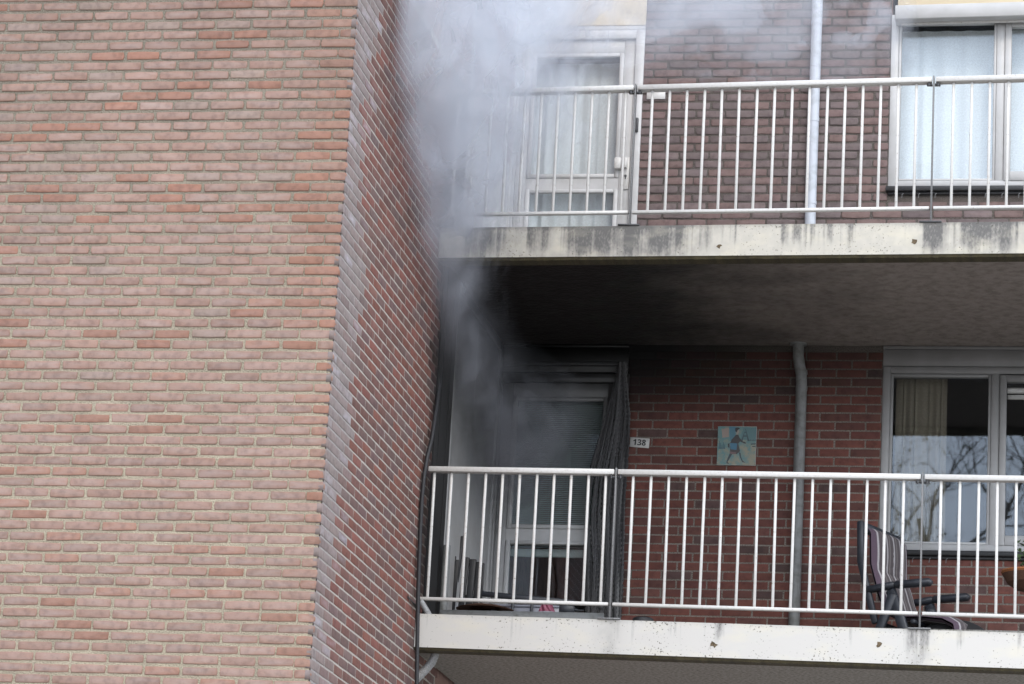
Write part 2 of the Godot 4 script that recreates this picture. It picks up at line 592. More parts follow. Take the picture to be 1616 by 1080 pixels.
	# --- the facade behind the balconies: a panel between door and window, and the strip below the window
	for k in 2:
		var y_hi: float = [-0.765, 2.08][k]
		var y_lo: float = [-3.26, -0.625][k]
		var sill: float = [-2.30, 0.385][k]
		var wall := thing("facade_wall", Vector3(1.86, y_lo, FZ), ["dark red brick wall between door and window at the back of the lower sooty balcony", "dull purplish brick wall between door and window at the back of the upper balcony"][k], "brick wall")
		var body := MB.new()
		body.span(Vector3(0.952, y_lo, FZ - 0.27), Vector3(2.788, y_hi, FZ - 0.034))
		body.span(Vector3(2.79, y_lo, FZ - 0.27), Vector3(6.0, sill - 0.01, FZ - 0.034))
		body.span(Vector3(-0.3, y_hi, FZ - 0.27), Vector3(6.0, y_hi + 0.5, FZ - 0.036))
		put("inner_leaf", body, mats.plain_brick, wall)
		var base_m: Color = [Color(0.25, 0.222, 0.202), Color(0.13, 0.115, 0.107)][k]
		var tone_m := func(p: Vector3, _c: Color) -> Color:
			return sooted(p, base_m) * (1.0 + 0.25 * fbm.get_noise_2d(p.x * 4.0, p.y * 4.0))
		var inset: float = [-0.0016, -0.006][k]
		var mm = [mats.side_mortar, mats.mortar][k]
		mortar_sheet(wall, mm, Vector3(0.934, y_lo, FZ + inset), Vector3(1.852, 0, 0), Vector3(0, y_hi - y_lo, 0), 24, 36, tone_m)
		mortar_sheet(wall, mm, Vector3(2.786, y_lo, FZ + inset), Vector3(3.2, 0, 0), Vector3(0, sill - y_lo, 0), 30, 16, tone_m)
		var fc := []
		for n in range(-50, 40):
			var y := -1.14046 - COURSE_F * (n + 0.42)
			if k == 1: y = y + 0.0 + fposmod(0.03, COURSE_F)
			if y > y_hi - 0.028 or y < y_lo + 0.02: continue
			var x_lo := 0.936
			var x_hi: float = 2.785 if y > sill - 0.03 else 5.6
			var x := 1.02369 - 0.22 - (0.11 if posmod(n, 2) == 1 else 0.0) - 0.22
			while x < x_hi:
				var a := maxf(x + 0.0055, x_lo)
				var e := minf(x + 0.22 - 0.0055, x_hi)
				if e - a > 0.03:
					var wob: float = rng.randf_range(-1, 1) * [0.0012, 0.003][k]
					fc.append([Transform3D(Basis(), Vector3((a + e) / 2 + wob, y + wob * 0.6, FZ)), e - a])
				x += 0.22
		var tone_f := func(p: Vector3, r: RandomNumberGenerator) -> Array:
			var pick := r.randf()
			var a: Color
			if k == 0: a = Color(0.185, 0.066, 0.050) if pick < 0.6 else (Color(0.150, 0.062, 0.050) if pick < 0.9 else Color(0.105, 0.062, 0.056))
			else: a = Color(0.205, 0.142, 0.136) if pick < 0.4 else (Color(0.190, 0.152, 0.152) if pick < 0.9 else Color(0.205, 0.140, 0.130))
			a = a * r.randf_range(0.66, 0.88)
			var c := a.lerp(Color(0.30, 0.22, 0.21), 0.05 if k == 0 else r.randf() * 0.35)
			var s := soot(p)
			if k == 0: a = a * 1.3
			return [sooted(p, a * 0.92), sooted(p, a), sooted(p, c), s]
		brickwork(wall, fc, 0.0540, tone_f, mats.brick, [0.0011, 0.0036][k], 31 + k, 300, func(p: Vector3): return 20.0 - p.y * 0.5 if p.x < 3.9 and p.y < 1.95 else 0.0)


# ---------------------------------------------------------------- balcony slabs
func stained_face(seed_: int, heavy: Callable) -> ImageTexture:
	var w := 2048
	var h := 96
	var img := Image.create(w, h, false, Image.FORMAT_RGB8)
	var nz := FastNoiseLite.new()
	nz.seed = seed_
	nz.frequency = 1.0
	nz.fractal_octaves = 4
	var base: Color = Color(0.735, 0.725, 0.705) if seed_ == 60 else Color(0.74, 0.72, 0.675)
	var grime := Color(0.33, 0.325, 0.32)
	for x in w:
		var xx := x * 5.0 / w
		var dirt: float = heavy.call(xx)
		var s1 := clampf(nz.get_noise_2d(xx * 5.0, 3.0) * 1.7 + nz.get_noise_2d(xx * 22.0, 9.0) * 0.8 + dirt * 1.5 - 0.62, 0.0, 1.0)
		var reach := 0.35 + 0.7 * absf(nz.get_noise_2d(xx * 9.0, 40.0)) + dirt * 0.55
		var wash := dirt * (0.4 if seed_ == 60 else 0.45)
		for y in h:
			var t := float(y) / h
			var fine := nz.get_noise_2d(xx * 60.0, t * 6.0)
			var run := s1 * (1.0 - smoothstep(reach * 0.4, reach * 1.15 + 0.05, t)) * (0.8 + 0.5 * fine)
			var top := (1.0 - smoothstep(0.0, 0.16 + 0.12 * fine, t)) * (0.12 + 0.5 * dirt)
			var c := base.lerp(grime, clampf(run * 0.85 + top * 0.6 + wash * (0.6 + 0.5 * nz.get_noise_2d(xx * 12.0, t * 2.0)), 0.0, 0.9))
			c = c.lerp(Color(0.80, 0.77, 0.68), clampf(nz.get_noise_2d(xx * 3.0 + 70.0, t * 1.5) * 0.5, 0.0, 0.35))
			var blot := nz.get_noise_2d(xx * 46.0 + 11.0, t * 11.0) + 0.25 * nz.get_noise_2d(xx * 3.0, 5.0)
			var edge := maxf(smoothstep(0.30, 0.0, t), smoothstep(0.55, 1.0, t) * 0.8) * 0.15
			if blot > 0.56 - edge: c = c.lerp(Color(0.22, 0.21, 0.17), clampf((blot - 0.56 + edge) * 7.0, 0.0, 0.75))
			img.set_pixel(x, y, c)
	return ImageTexture.create_from_image(img)


func build_slabs() -> void:
	for k in 2:
		var top_l: float = [-3.228, -0.618][k]
		var top_r: float = [-3.283, -0.574][k]
		var bot_l: float = [-3.446, -0.827][k]
		var bot_r: float = [-3.509, -0.789][k]
		var zf := -2.60
		var s := thing("balcony_slab", Vector3(2.5, bot_l, -3.8), ["lower concrete balcony slab with clean white painted edge beam", "upper concrete balcony slab with grime streaked white edge beam"][k], "balcony")
		var posts: Array = [[1.268, 3.235], [1.277, 3.255]][k]
		var heavy := func(x: float) -> float:
			var d := 0.0
			if k == 1: d = 0.27 + 0.34 * (1.0 - smoothstep(0.7, 1.1, x)) + 0.62 * smoothstep(0.75, 1.0, x) * (1.0 - smoothstep(1.55, 1.95, x)) + 0.35 * smoothstep(3.1, 3.35, x) + 0.10
			for p in posts: d += (0.55 if k == 0 else 0.3) * exp(-pow((x - p) / 0.075, 2))
			return d
		var face := StandardMaterial3D.new()
		face.resource_name = "painted_edge"
		face.albedo_texture = stained_face(60 + k, heavy)
		face.roughness = 0.7
		var fb := MB.new()
		var x0 := 0.004
		var x1 := 5.0
		fb.quad(Vector3(x0, bot_l, zf), Vector3(x1, bot_r, zf), Vector3(x1, top_r, zf), Vector3(x0, top_l, zf), Vector3(0, 0, 1))
		fb.quad(Vector3(x0, top_l, zf), Vector3(x1, top_r, zf), Vector3(x1, top_r, zf - 0.12), Vector3(x0, top_l, zf - 0.12), Vector3.UP, Vector2(0, 0), Vector2(1, 0.1))
		fb.quad(Vector3(x0, bot_l, zf), Vector3(x0, top_l, zf), Vector3(x0, top_l, zf - 0.12), Vector3(x0, bot_l, zf - 0.12), Vector3(-1, 0, 0), Vector2(0.0, 0), Vector2(0.03, 1))
		put("edge_beam", fb, face, s)
		# chipped spots where the paint and cement have come away
		for ch in [[Vector3(1.9486, -3.3886, -2.6000), Vector3(2.9918, -3.3672, -2.6000)], [Vector3(1.8812, -0.7448, -2.6000), Vector3(3.1520, -0.7203, -2.6000)]][k]:
			var cb := MB.new()
			var pts := []
			for a in 9:
				var rr := rng.randf_range(0.009, 0.025)
				pts.append(ch + Vector3(cos(TAU * a / 9) * rr * 1.1, sin(TAU * a / 9) * rr, 0.0015))
			for a in 9:
				cb.col = Color(0.16, 0.12, 0.075) * rng.randf_range(0.7, 1.2)
				var i := cb.put(ch + Vector3(0.003, -0.002, 0.005), Vector3(0, 0, 1))
				cb.put(pts[a], Vector3(0, 0.2, 1)); cb.put(pts[(a + 1) % 9], Vector3(0, 0.2, 1))
				cb.ix.append_array([i, i + 2, i + 1])
			put("chipped_spot", cb, mats.mortar, s)
		# drip lip under the beam, mossy
		var lip := MB.new()
		lip.shade = func(p: Vector3, _c: Color) -> Color: return Color(0.06, 0.052, 0.03).lerp(Color(0.10, 0.085, 0.045), 0.5 + fbm.get_noise_1d(p.x * 30.0))
		var lip_y := 0.016
		lip.sheet(func(u, w): return Vector3(lerpf(x0, x1, u), lerpf(bot_l, bot_r, u) - w * lip_y - absf(fbm.get_noise_1d(u * 420.0)) * 0.008 * w, zf - 0.004 - w * 0.012), 300, 2)
		lip.sheet(func(u, w): return Vector3(lerpf(x0, x1, u), lerpf(bot_l, bot_r, u) - lip_y - absf(fbm.get_noise_1d(u * 420.0)) * 0.008 * (1.0 - w), zf - 0.016 - w * 0.12), 300, 2)
		put("drip_lip", lip, mats.mortar, s)
		var body := MB.new()
		body.span(Vector3(x0, bot_r + 0.05, FZ - 0.25), Vector3(x1, top_l - 0.006, zf - 0.13))
		put("concrete", body, mats.concrete, s)
		# soffit: brushed plaster
		var sy: float = [-3.43, -0.775][k]
		var so := MB.new()
		so.shade = func(p: Vector3, _c: Color) -> Color:
			if k == 0: return Color(0.265, 0.247, 0.229)
			var w := fbm.get_noise_2d(p.x * 1.6, p.z * 2.4) * 0.9 + 0.35 * fbm.get_noise_2d(p.x * 9.0, p.z * 3.0)
			var f := 1.0 - smoothstep(0.85, 3.1, p.x + w * 0.55 - 0.12 * (p.z + 3.8))
			f = clampf(f, 0.0, 1.0)
			return Color(0.265, 0.235, 0.214) * pow(1.0 - 0.95 * f, 1.15)
		so.sheet(func(u, w): return Vector3(lerpf(x0, x1, u), sy + 0.004 * fbm.get_noise_2d(u * 30.0, w * 20.0) + (0.012 if k == 1 else 0.0) * w, lerpf(zf - 0.10, FZ - 0.03, w)), 100, 50)
		put("soffit", so, mats.plaster, s)


# ---------------------------------------------------------------- railings
func build_railings() -> void:
	for k in 2:
		var z := -2.64
		var top := func(x: float) -> float: return (-2.248 - 0.0040 * x) if k == 0 else (0.359 + 0.0178 * x)
		var low := func(x: float) -> float: return (-3.1125 - 0.0100 * x) if k == 0 else (-0.506 + 0.0110 * x)
		var deck := func(x: float) -> float: return (-3.228 - 0.0110 * x) if k == 0 else (-0.618 + 0.0088 * x)
		var px: Array = [[1.266, 3.238, 5.2], [1.275, 3.254, 5.2]][k]
		var r := thing("balcony_railing", Vector3(2.5, deck.call(2.5), z), ["white bar railing of the lower balcony in front of the smoky door", "white bar railing of the upper balcony, its left end lost in smoke"][k], "railing", "white balcony railings")
		var ends: Array = [[0.026, px[0] - 0.012], [px[0] + 0.014, px[1] - 0.012], [px[1] + 0.014, 5.0]]
		for e in ends:
			var b := MB.new()
			b.bar(Vector3(e[0], top.call(e[0]) - 0.0165, z), Vector3(e[1], top.call(e[1]) - 0.0165, z), 0.070, 0.033, Vector3(0, 0, 1), 0.002)
			put("top_rail", b, mats.white_metal, r)
			b = MB.new()
			b.bar(Vector3(e[0] - 0.01 if e[0] < 0.1 else e[0], low.call(e[0]) - 0.010, z), Vector3(e[1], low.call(e[1]) - 0.010, z), 0.036, 0.020, Vector3(0, 0, 1), 0.002)
			put("bottom_rail", b, mats.white_metal, r)
		var xs := []
		var firsts: Array = [[[0.063, 0.1136, 11], [1.377, 0.1161, 16], [3.354, 0.1185, 14]], [[0.067, 0.1143, 11], [1.389, 0.1168, 16], [3.383, 0.1185, 14]]][k]
		for f in firsts:
			for i in f[2]: xs.append(f[0] + f[1] * i)
		for x in xs:
			var b := MB.new()
			var lean := rng.randf_range(-0.002, 0.002)
			b.bar(Vector3(x + lean, top.call(x) - 0.034, z), Vector3(x - lean, low.call(x) + 0.0008, z), 0.018, 0.018, Vector3(0, 0, 1), 0.004)
			put("bar", b, mats.white_metal, r)
		for i in 2:
			var x: float = px[i]
			var b := MB.new()
			b.bar(Vector3(x, top.call(x) + 0.012, z), Vector3(x, deck.call(x) + 0.012, z), 0.05, 0.010, Vector3(0, 0, 1), 0.001)
			var post := put("post", b, mats.galvanised, r)
			b = MB.new()
			b.span(Vector3(x - 0.072, deck.call(x) + 0.001, z - 0.04), Vector3(x + 0.072, deck.call(x) + 0.012, z + 0.05), 0.002)
			put("base_plate", b, mats.dark_steel if k == 1 else mats.galvanised, post, place(r))
			for s in [-1, 1]:
				b = MB.new()
				b.span(Vector3(x + s * 0.026 - 0.018, top.call(x) - 0.052, z - 0.014), Vector3(x + s * 0.026 + 0.018, top.call(x) - 0.040, z + 0.016), 0.001)
				b.tube([Vector3(x + s * 0.03, top.call(x) - 0.034, z + 0.02), Vector3(x + s * 0.03, top.call(x) - 0.060, z + 0.02)], [0.007], 8)
				put("bracket", b, mats.dark_steel, post, place(r))


# ---------------------------------------------------------------- doors, windows, panels
func frame_of(b: MB, lo: Vector2, hi: Vector2, t: Vector4, z: float, depth: float, ch := 0.003) -> void:
	# a rectangular frame: t = widths left, right, top, bottom
	b.span(Vector3(lo.x, lo.y, z - depth), Vector3(lo.x + t.x, hi.y, z), ch)
	b.span(Vector3(hi.x - t.y, lo.y, z - depth), Vector3(hi.x, hi.y, z), ch)
	if t.z > 0: b.span(Vector3(lo.x + t.x, hi.y - t.z, z - depth), Vector3(hi.x - t.y, hi.y, z - 0.0004), ch)
	if t.w > 0: b.span(Vector3(lo.x + t.x, lo.y, z - depth), Vector3(hi.x - t.y, lo.y + t.w, z - 0.0004), ch)


func pane_of(parent: Node3D, lo: Vector2, hi: Vector2, z: float) -> void:
	for k in 2:
		var b := MB.new()
		var zz := z - 0.016 * k
		b.quad(Vector3(lo.x, lo.y, zz), Vector3(hi.x, lo.y, zz), Vector3(hi.x, hi.y, zz), Vector3(lo.x, hi.y, zz), Vector3(0, 0, 1))
		put("pane", b, mats.glass, parent)


func white() -> MB:
	var b := MB.new()
	b.col = Color(0.50, 0.50, 0.505)
	b.shade = sooted
	return b


func net(called: String, lo: Vector3, hi: Vector3, folds: float, depth: float, m: Material, label: String, category := "curtain") -> void:
	var b := MB.new()
	var ph := rng.randf() * 6.0
	b.sheet(func(u, w):
		var f: float = u * folds * TAU + 0.7 * sin(u * 9.0 + ph) + 0.5 * sin(u * 23.0 + ph * 2.0)
		var amp: float = depth * (0.35 + 0.65 * w) * (0.7 + 0.4 * sin(u * 13.0 + ph))
		return Vector3(lerpf(lo.x, hi.x, u) + 0.010 * sin(f * 0.5), lerpf(hi.y, lo.y, w), lo.z + amp * sin(f)), int(folds * 14), 14)
	tag(put(called, b, m), label, category)


func build_facade() -> void:
	var ztop := FZ - 0.012
	for k in 2:
		var dy: float = [0.0, 2.668][k]
		# --- door bay
		var d := thing("balcony_door", Vector3(0.47, -3.2 + dy, FZ), ["white glazed balcony door behind smoke with lowered slatted blind", "white glazed balcony door with pale net curtain and long handle plate"][k], "door")
		var b := white()
		frame_of(b, Vector2(-0.056, -3.24 + dy), Vector2(0.948, -0.985 + dy), Vector4(0.064, 0.066, 0.066, 0.05), FZ + 0.012, 0.09)
		put("frame", b, mats.white_paint, d)
		b = white()
		var zl := FZ - 0.016
		frame_of(b, Vector2(0.010, -3.18 + dy), Vector2(0.880, -1.055 + dy), Vector4(0.082, 0.086, 0.105, 0.25), zl, 0.055)
		b.span(Vector3(0.0925, -2.232 + dy, zl - 0.055), Vector3(0.7935, -2.146 + dy, zl - 0.0006))
		var leaf := put("leaf", b, mats.white_paint, d)
		for g in [[-2.144, -1.160], [-2.93, -2.232]]:
			b = white()
			frame_of(b, Vector2(0.094, g[0] + dy), Vector2(0.794, g[1] + dy), Vector4(0.034, 0.032, 0.028, 0.032), zl + 0.008, 0.04, 0.004)
			put("glazing_bead", b, mats.white_paint, leaf, place(d))
			for q in 2:
				var pb := MB.new()
				var zz := zl - 0.022 - 0.014 * q
				pb.quad(Vector3(0.126, g[0] + dy + 0.03, zz), Vector3(0.763, g[0] + dy + 0.03, zz), Vector3(0.763, g[1] + dy - 0.026, zz), Vector3(0.126, g[1] + dy - 0.026, zz), Vector3(0, 0, 1))
				put("pane", pb, mats.glass, leaf, place(d))
		if k == 1:
			var hb := MB.new()
			hb.span(Vector3(0.822, 0.432, zl + 0.001), Vector3(0.874, 0.682, zl + 0.012), 0.003)
			put("handle_plate", hb, mats.white_metal, d)
			hb = MB.new()
			hb.span(Vector3(0.838, 0.590, zl + 0.012), Vector3(0.858, 0.665, zl + 0.05), 0.005)
			hb.span(Vector3(0.836, 0.588, zl + 0.04), Vector3(0.860, 0.664, zl + 0.056), 0.004)
			put("handle", hb, mats.white_metal, d)
			hb = MB.new()
			hb.tube([Vector3(0.847, 0.535, zl + 0.010), Vector3(0.847, 0.535, zl + 0.018)], [0.010], 12)
			hb.span(Vector3(0.843, 0.510, zl + 0.010), Vector3(0.851, 0.535, zl + 0.016))
			put("key_hole", hb, mats.dark_steel, d)
			hb = MB.new()
			hb.span(Vector3(0.762, 0.585, zl + 0.001), Vector3(0.812, 0.672, zl + 0.045), 0.005)
			put("latch_box", hb, mats.white_metal, d)
			hb = MB.new()
			hb.span(Vector3(0.905, 0.872, FZ + 0.013), Vector3(0.930, 0.978, FZ + 0.04), 0.003)
			for q in 3: hb.tube([Vector3(0.918, 0.89 + 0.036 * q, FZ + 0.04), Vector3(0.918, 0.89 + 0.036 * q, FZ + 0.046)], [0.007], 8)
			put("catch", hb, mats.dark_steel, d)
		# --- fascia board above the door
		b = white()
		if k == 0:
			b.span(Vector3(-0.06, -0.975, FZ - 0.06), Vector3(0.935, -0.79, FZ + 0.004), 0.003)
			b.span(Vector3(-0.06, -0.788, FZ - 0.06), Vector3(0.935, -0.766, FZ + 0.016), 0.002)
			put("fascia", b, mats.white_paint, d)
		else:
			b.span(Vector3(-0.06, 1.686, FZ - 0.06), Vector3(0.947, 1.722, FZ + 0.002), 0.003)
			put("head_board", b, mats.white_paint, d)
			b = MB.new()
			b.span(Vector3(0.012, 1.7235, FZ - 0.06), Vector3(0.949, 2.6, FZ + 0.010), 0.002)
			for sx in [0.47, 0.915]: b.tube([Vector3(sx, 1.765, FZ + 0.010), Vector3(sx, 1.765, FZ + 0.0125)], [0.006], 8)
			put("cream_fascia", b, mats.cream_panel, d)

		# --- window bay
		var w := thing("window", Vector3(3.8, -2.27 + dy, FZ), ["white framed window reflecting bare trees, beside the lower brick wall", "white framed window with pale net curtain behind the upper railing"][k], "window")
		var ylo: float = [-2.262, 0.437][k]
		var yhi: float = [-0.915, 1.78][k]
		b = white()
		frame_of(b, Vector2(2.787, ylo), Vector2(5.6, yhi), Vector4(0.055, 0.06, 0.05, 0.05), FZ - 0.004, 0.09)
		b.span(Vector3(3.560, ylo + 0.05, FZ - 0.094), Vector3(3.618, yhi - 0.05, FZ - 0.006), 0.003)
		b.span(Vector3(4.60, ylo + 0.05, FZ - 0.094), Vector3(4.66, yhi - 0.05, FZ - 0.006), 0.003)
		put("frame", b, mats.white_paint, w)
		var glo: float = [-2.195, 0.512][k]
		var ghi: float = [-0.990, 1.70][k]
		b = white()
		frame_of(b, Vector2(2.843, ylo + 0.052), Vector2(3.559, yhi - 0.052), Vector4(0.020, 0.020, 0.022, 0.017), FZ - 0.012, 0.05, 0.004)
		var bead := put("glazing_bead", b, mats.white_paint, w)
		for q in 2:
			var pb := MB.new()
			var zz := FZ - 0.045 - 0.016 * q
			pb.quad(Vector3(2.862, glo, zz), Vector3(3.541, glo, zz), Vector3(3.541, ghi, zz), Vector3(2.862, ghi, zz), Vector3(0, 0, 1))
			put("pane", pb, mats.glass, bead, place(w))
		b = white()
		frame_of(b, Vector2(3.620, ylo + 0.046), Vector2(4.598, yhi - 0.06), Vector4(0.048, 0.048, 0.05, 0.072), FZ + 0.004, 0.06, 0.004)
		var sash := put("sash", b, mats.white_paint, w)
		for q in 2:
			var pb := MB.new()
			var zz := FZ - 0.035 - 0.016 * q
			pb.quad(Vector3(3.668, ylo + 0.118, zz), Vector3(4.552, ylo + 0.118, zz), Vector3(4.552, yhi - 0.11, zz), Vector3(3.668, yhi - 0.11, zz), Vector3(0, 0, 1))
			put("pane", pb, mats.glass, sash, place(w))
		var sb := MB.new()
		sb.span(Vector3(2.775, ylo - 0.040, FZ - 0.09), Vector3(5.6, ylo - 0.004, FZ + 0.045), 0.003)
		sb.span(Vector3(2.790, ylo - 0.062, FZ - 0.05), Vector3(5.6, ylo - 0.041, FZ + 0.020), 0.003)
		put("sill", sb, mats.slate, w)
		var hooks: Array = [[2.915, 3.035, 3.152, 3.270, 3.625, 3.745], [2.90, 3.02, 3.14, 3.26, 3.50, 3.62, 3.74]][k]
		for hx in hooks:
			sb = MB.new()
			sb.tube([Vector3(hx + 0.006, ylo - 0.058, FZ + 0.03), Vector3(hx - 0.004, ylo - 0.066, FZ + 0.034), Vector3(hx - 0.006, ylo - 0.094, FZ + 0.034)], [0.0028], 6)
			put("hook", sb, mats.galvanised, w)
		b = white()
		if k == 0:
			b.span(Vector3(2.787, -0.912, FZ - 0.06), Vector3(5.6, -0.790, FZ + 0.002), 0.003)
			b.span(Vector3(2.787, -0.788, FZ - 0.06), Vector3(5.6, -0.766, FZ + 0.014), 0.002)
			put("fascia", b, mats.white_paint, w)
		else:
			b = MB.new()
			b.span(Vector3(2.83, 1.842, FZ - 0.06), Vector3(5.6, 2.6, FZ + 0.010), 0.002)
			b.tube([Vector3(2.895, 1.862, FZ + 0.010), Vector3(2.895, 1.862, FZ + 0.0125)], [0.006], 8)
			put("cream_fascia", b, mats.cream_panel, w)
			var sc := thing("screen_box", Vector3(4.2, 1.70, FZ + 0.07), "long white roller screen box fixed above the upper window", "screen box")
			b = white()
			b.bar(Vector3(2.822, 1.742, FZ + 0.076), Vector3(5.6, 1.782, FZ + 0.076), 0.15, 0.106, Vector3(0, 0, 1), 0.002)
			put("housing", b, mats.white_paint, sc)
			b = MB.new()
			b.bar(Vector3(2.86, 1.684, FZ + 0.05), Vector3(5.6, 1.722, FZ + 0.05), 0.022, 0.016, Vector3(0, 0, 1), 0.002)
			put("screen_bar", b, mats.white_metal, sc)

	# --- what hangs behind the glass
	net("net_curtain", Vector3(0.09, -0.5, FZ - 0.16), Vector3(0.80, 1.48, FZ - 0.16), 7.0, 0.016, mats.net, "pale blue net curtain hanging in folds behind the upper door glass")
	net("net_curtain", Vector3(2.83, 0.46, FZ - 0.20), Vector3(4.62, 1.72, FZ - 0.20), 11.0, 0.016, mats.net, "pale blue net curtain filling the upper window")
	net("drape", Vector3(2.87, -2.3, FZ - 0.22), Vector3(3.235, -0.95, FZ - 0.22), 8.0, 0.017, mats.drape, "beige pleated curtain drawn to one side of the lower window")
	var bl := thing("venetian_blind", Vector3(0.445, -2.1, FZ - 0.11), "grey green slatted blind lowered behind the lower door glass", "blind")
	var b := MB.new()
	for i in 76:
		var y := -1.15 - i * 0.0148
		b.box(Vector3(0.445, y, FZ - 0.11), Vector3(0.66, 0.0012, 0.0155), Basis(Vector3.RIGHT, 0.9))
	tag(put("slat", b, mats.blind, bl), "", "", "", "stuff")
	b = MB.new()
	b.span(Vector3(0.115, -2.335, FZ - 0.122), Vector3(0.775, -2.275, FZ - 0.098), 0.004)
	put("bottom_bar", b, mats.blind, bl)
	var rb := thing("roller_blind", Vector3(4.1, -1.1, FZ - 0.10), "white rolled up blind at the head of the lower right sash", "blind")
	b = MB.new()
	b.tube([Vector3(3.67, -1.062, FZ - 0.11), Vector3(4.55, -1.062, FZ - 0.11)], [0.022], 14)
	put("roll", b, mats.white_metal, rb)
	b = MB.new()
	b.span(Vector3(3.67, -1.128, FZ - 0.116), Vector3(4.55, -1.094, FZ - 0.10), 0.004)
	put("bottom_bar", b, mats.white_metal, rb)

	# --- house number and picture tile
	var hn := thing("house_number", Vector3(1.045, -1.50, FZ), "small white house number plate reading 138 on the sooty brick", "number plate")
	b = MB.new()
	b.bar(Vector3(0.974, -1.4975, FZ + 0.008), Vector3(1.116, -1.5065, FZ + 0.008), 0.008, 0.071, Vector3(0, 0, 1), 0.0015)
	put("plate", b, mats.white_metal, hn)
	var tm := TextMesh.new()
	tm.text = "138"
	var sf := SystemFont.new()
	sf.font_names = PackedStringArray(["Droid Sans"])
	sf.font_weight = 700
	tm.font = sf
	tm.font_size = 64
	tm.pixel_size = 0.00094
	tm.depth = 0.002
	var ti := MeshInstance3D.new()
	ti.name = "digits"
	hn.add_child(ti)
	ti.mesh = tm
	ti.material_override = mats.black_rubber
	ti.transform = Transform3D(Basis(Vector3.BACK, -0.063), Vector3(0.0, -0.0015, 0.0135))
	hn = thing("house_number", Vector3(1.05, 1.15, FZ), "blank looking white plate on the upper brick wall behind the top rail", "number plate")
	b = MB.new()
	b.span(Vector3(0.981, 1.132, FZ + 0.004), Vector3(1.120, 1.20, FZ + 0.012), 0.0015)
	put("plate", b, mats.white_metal, hn)
	picture_tile()


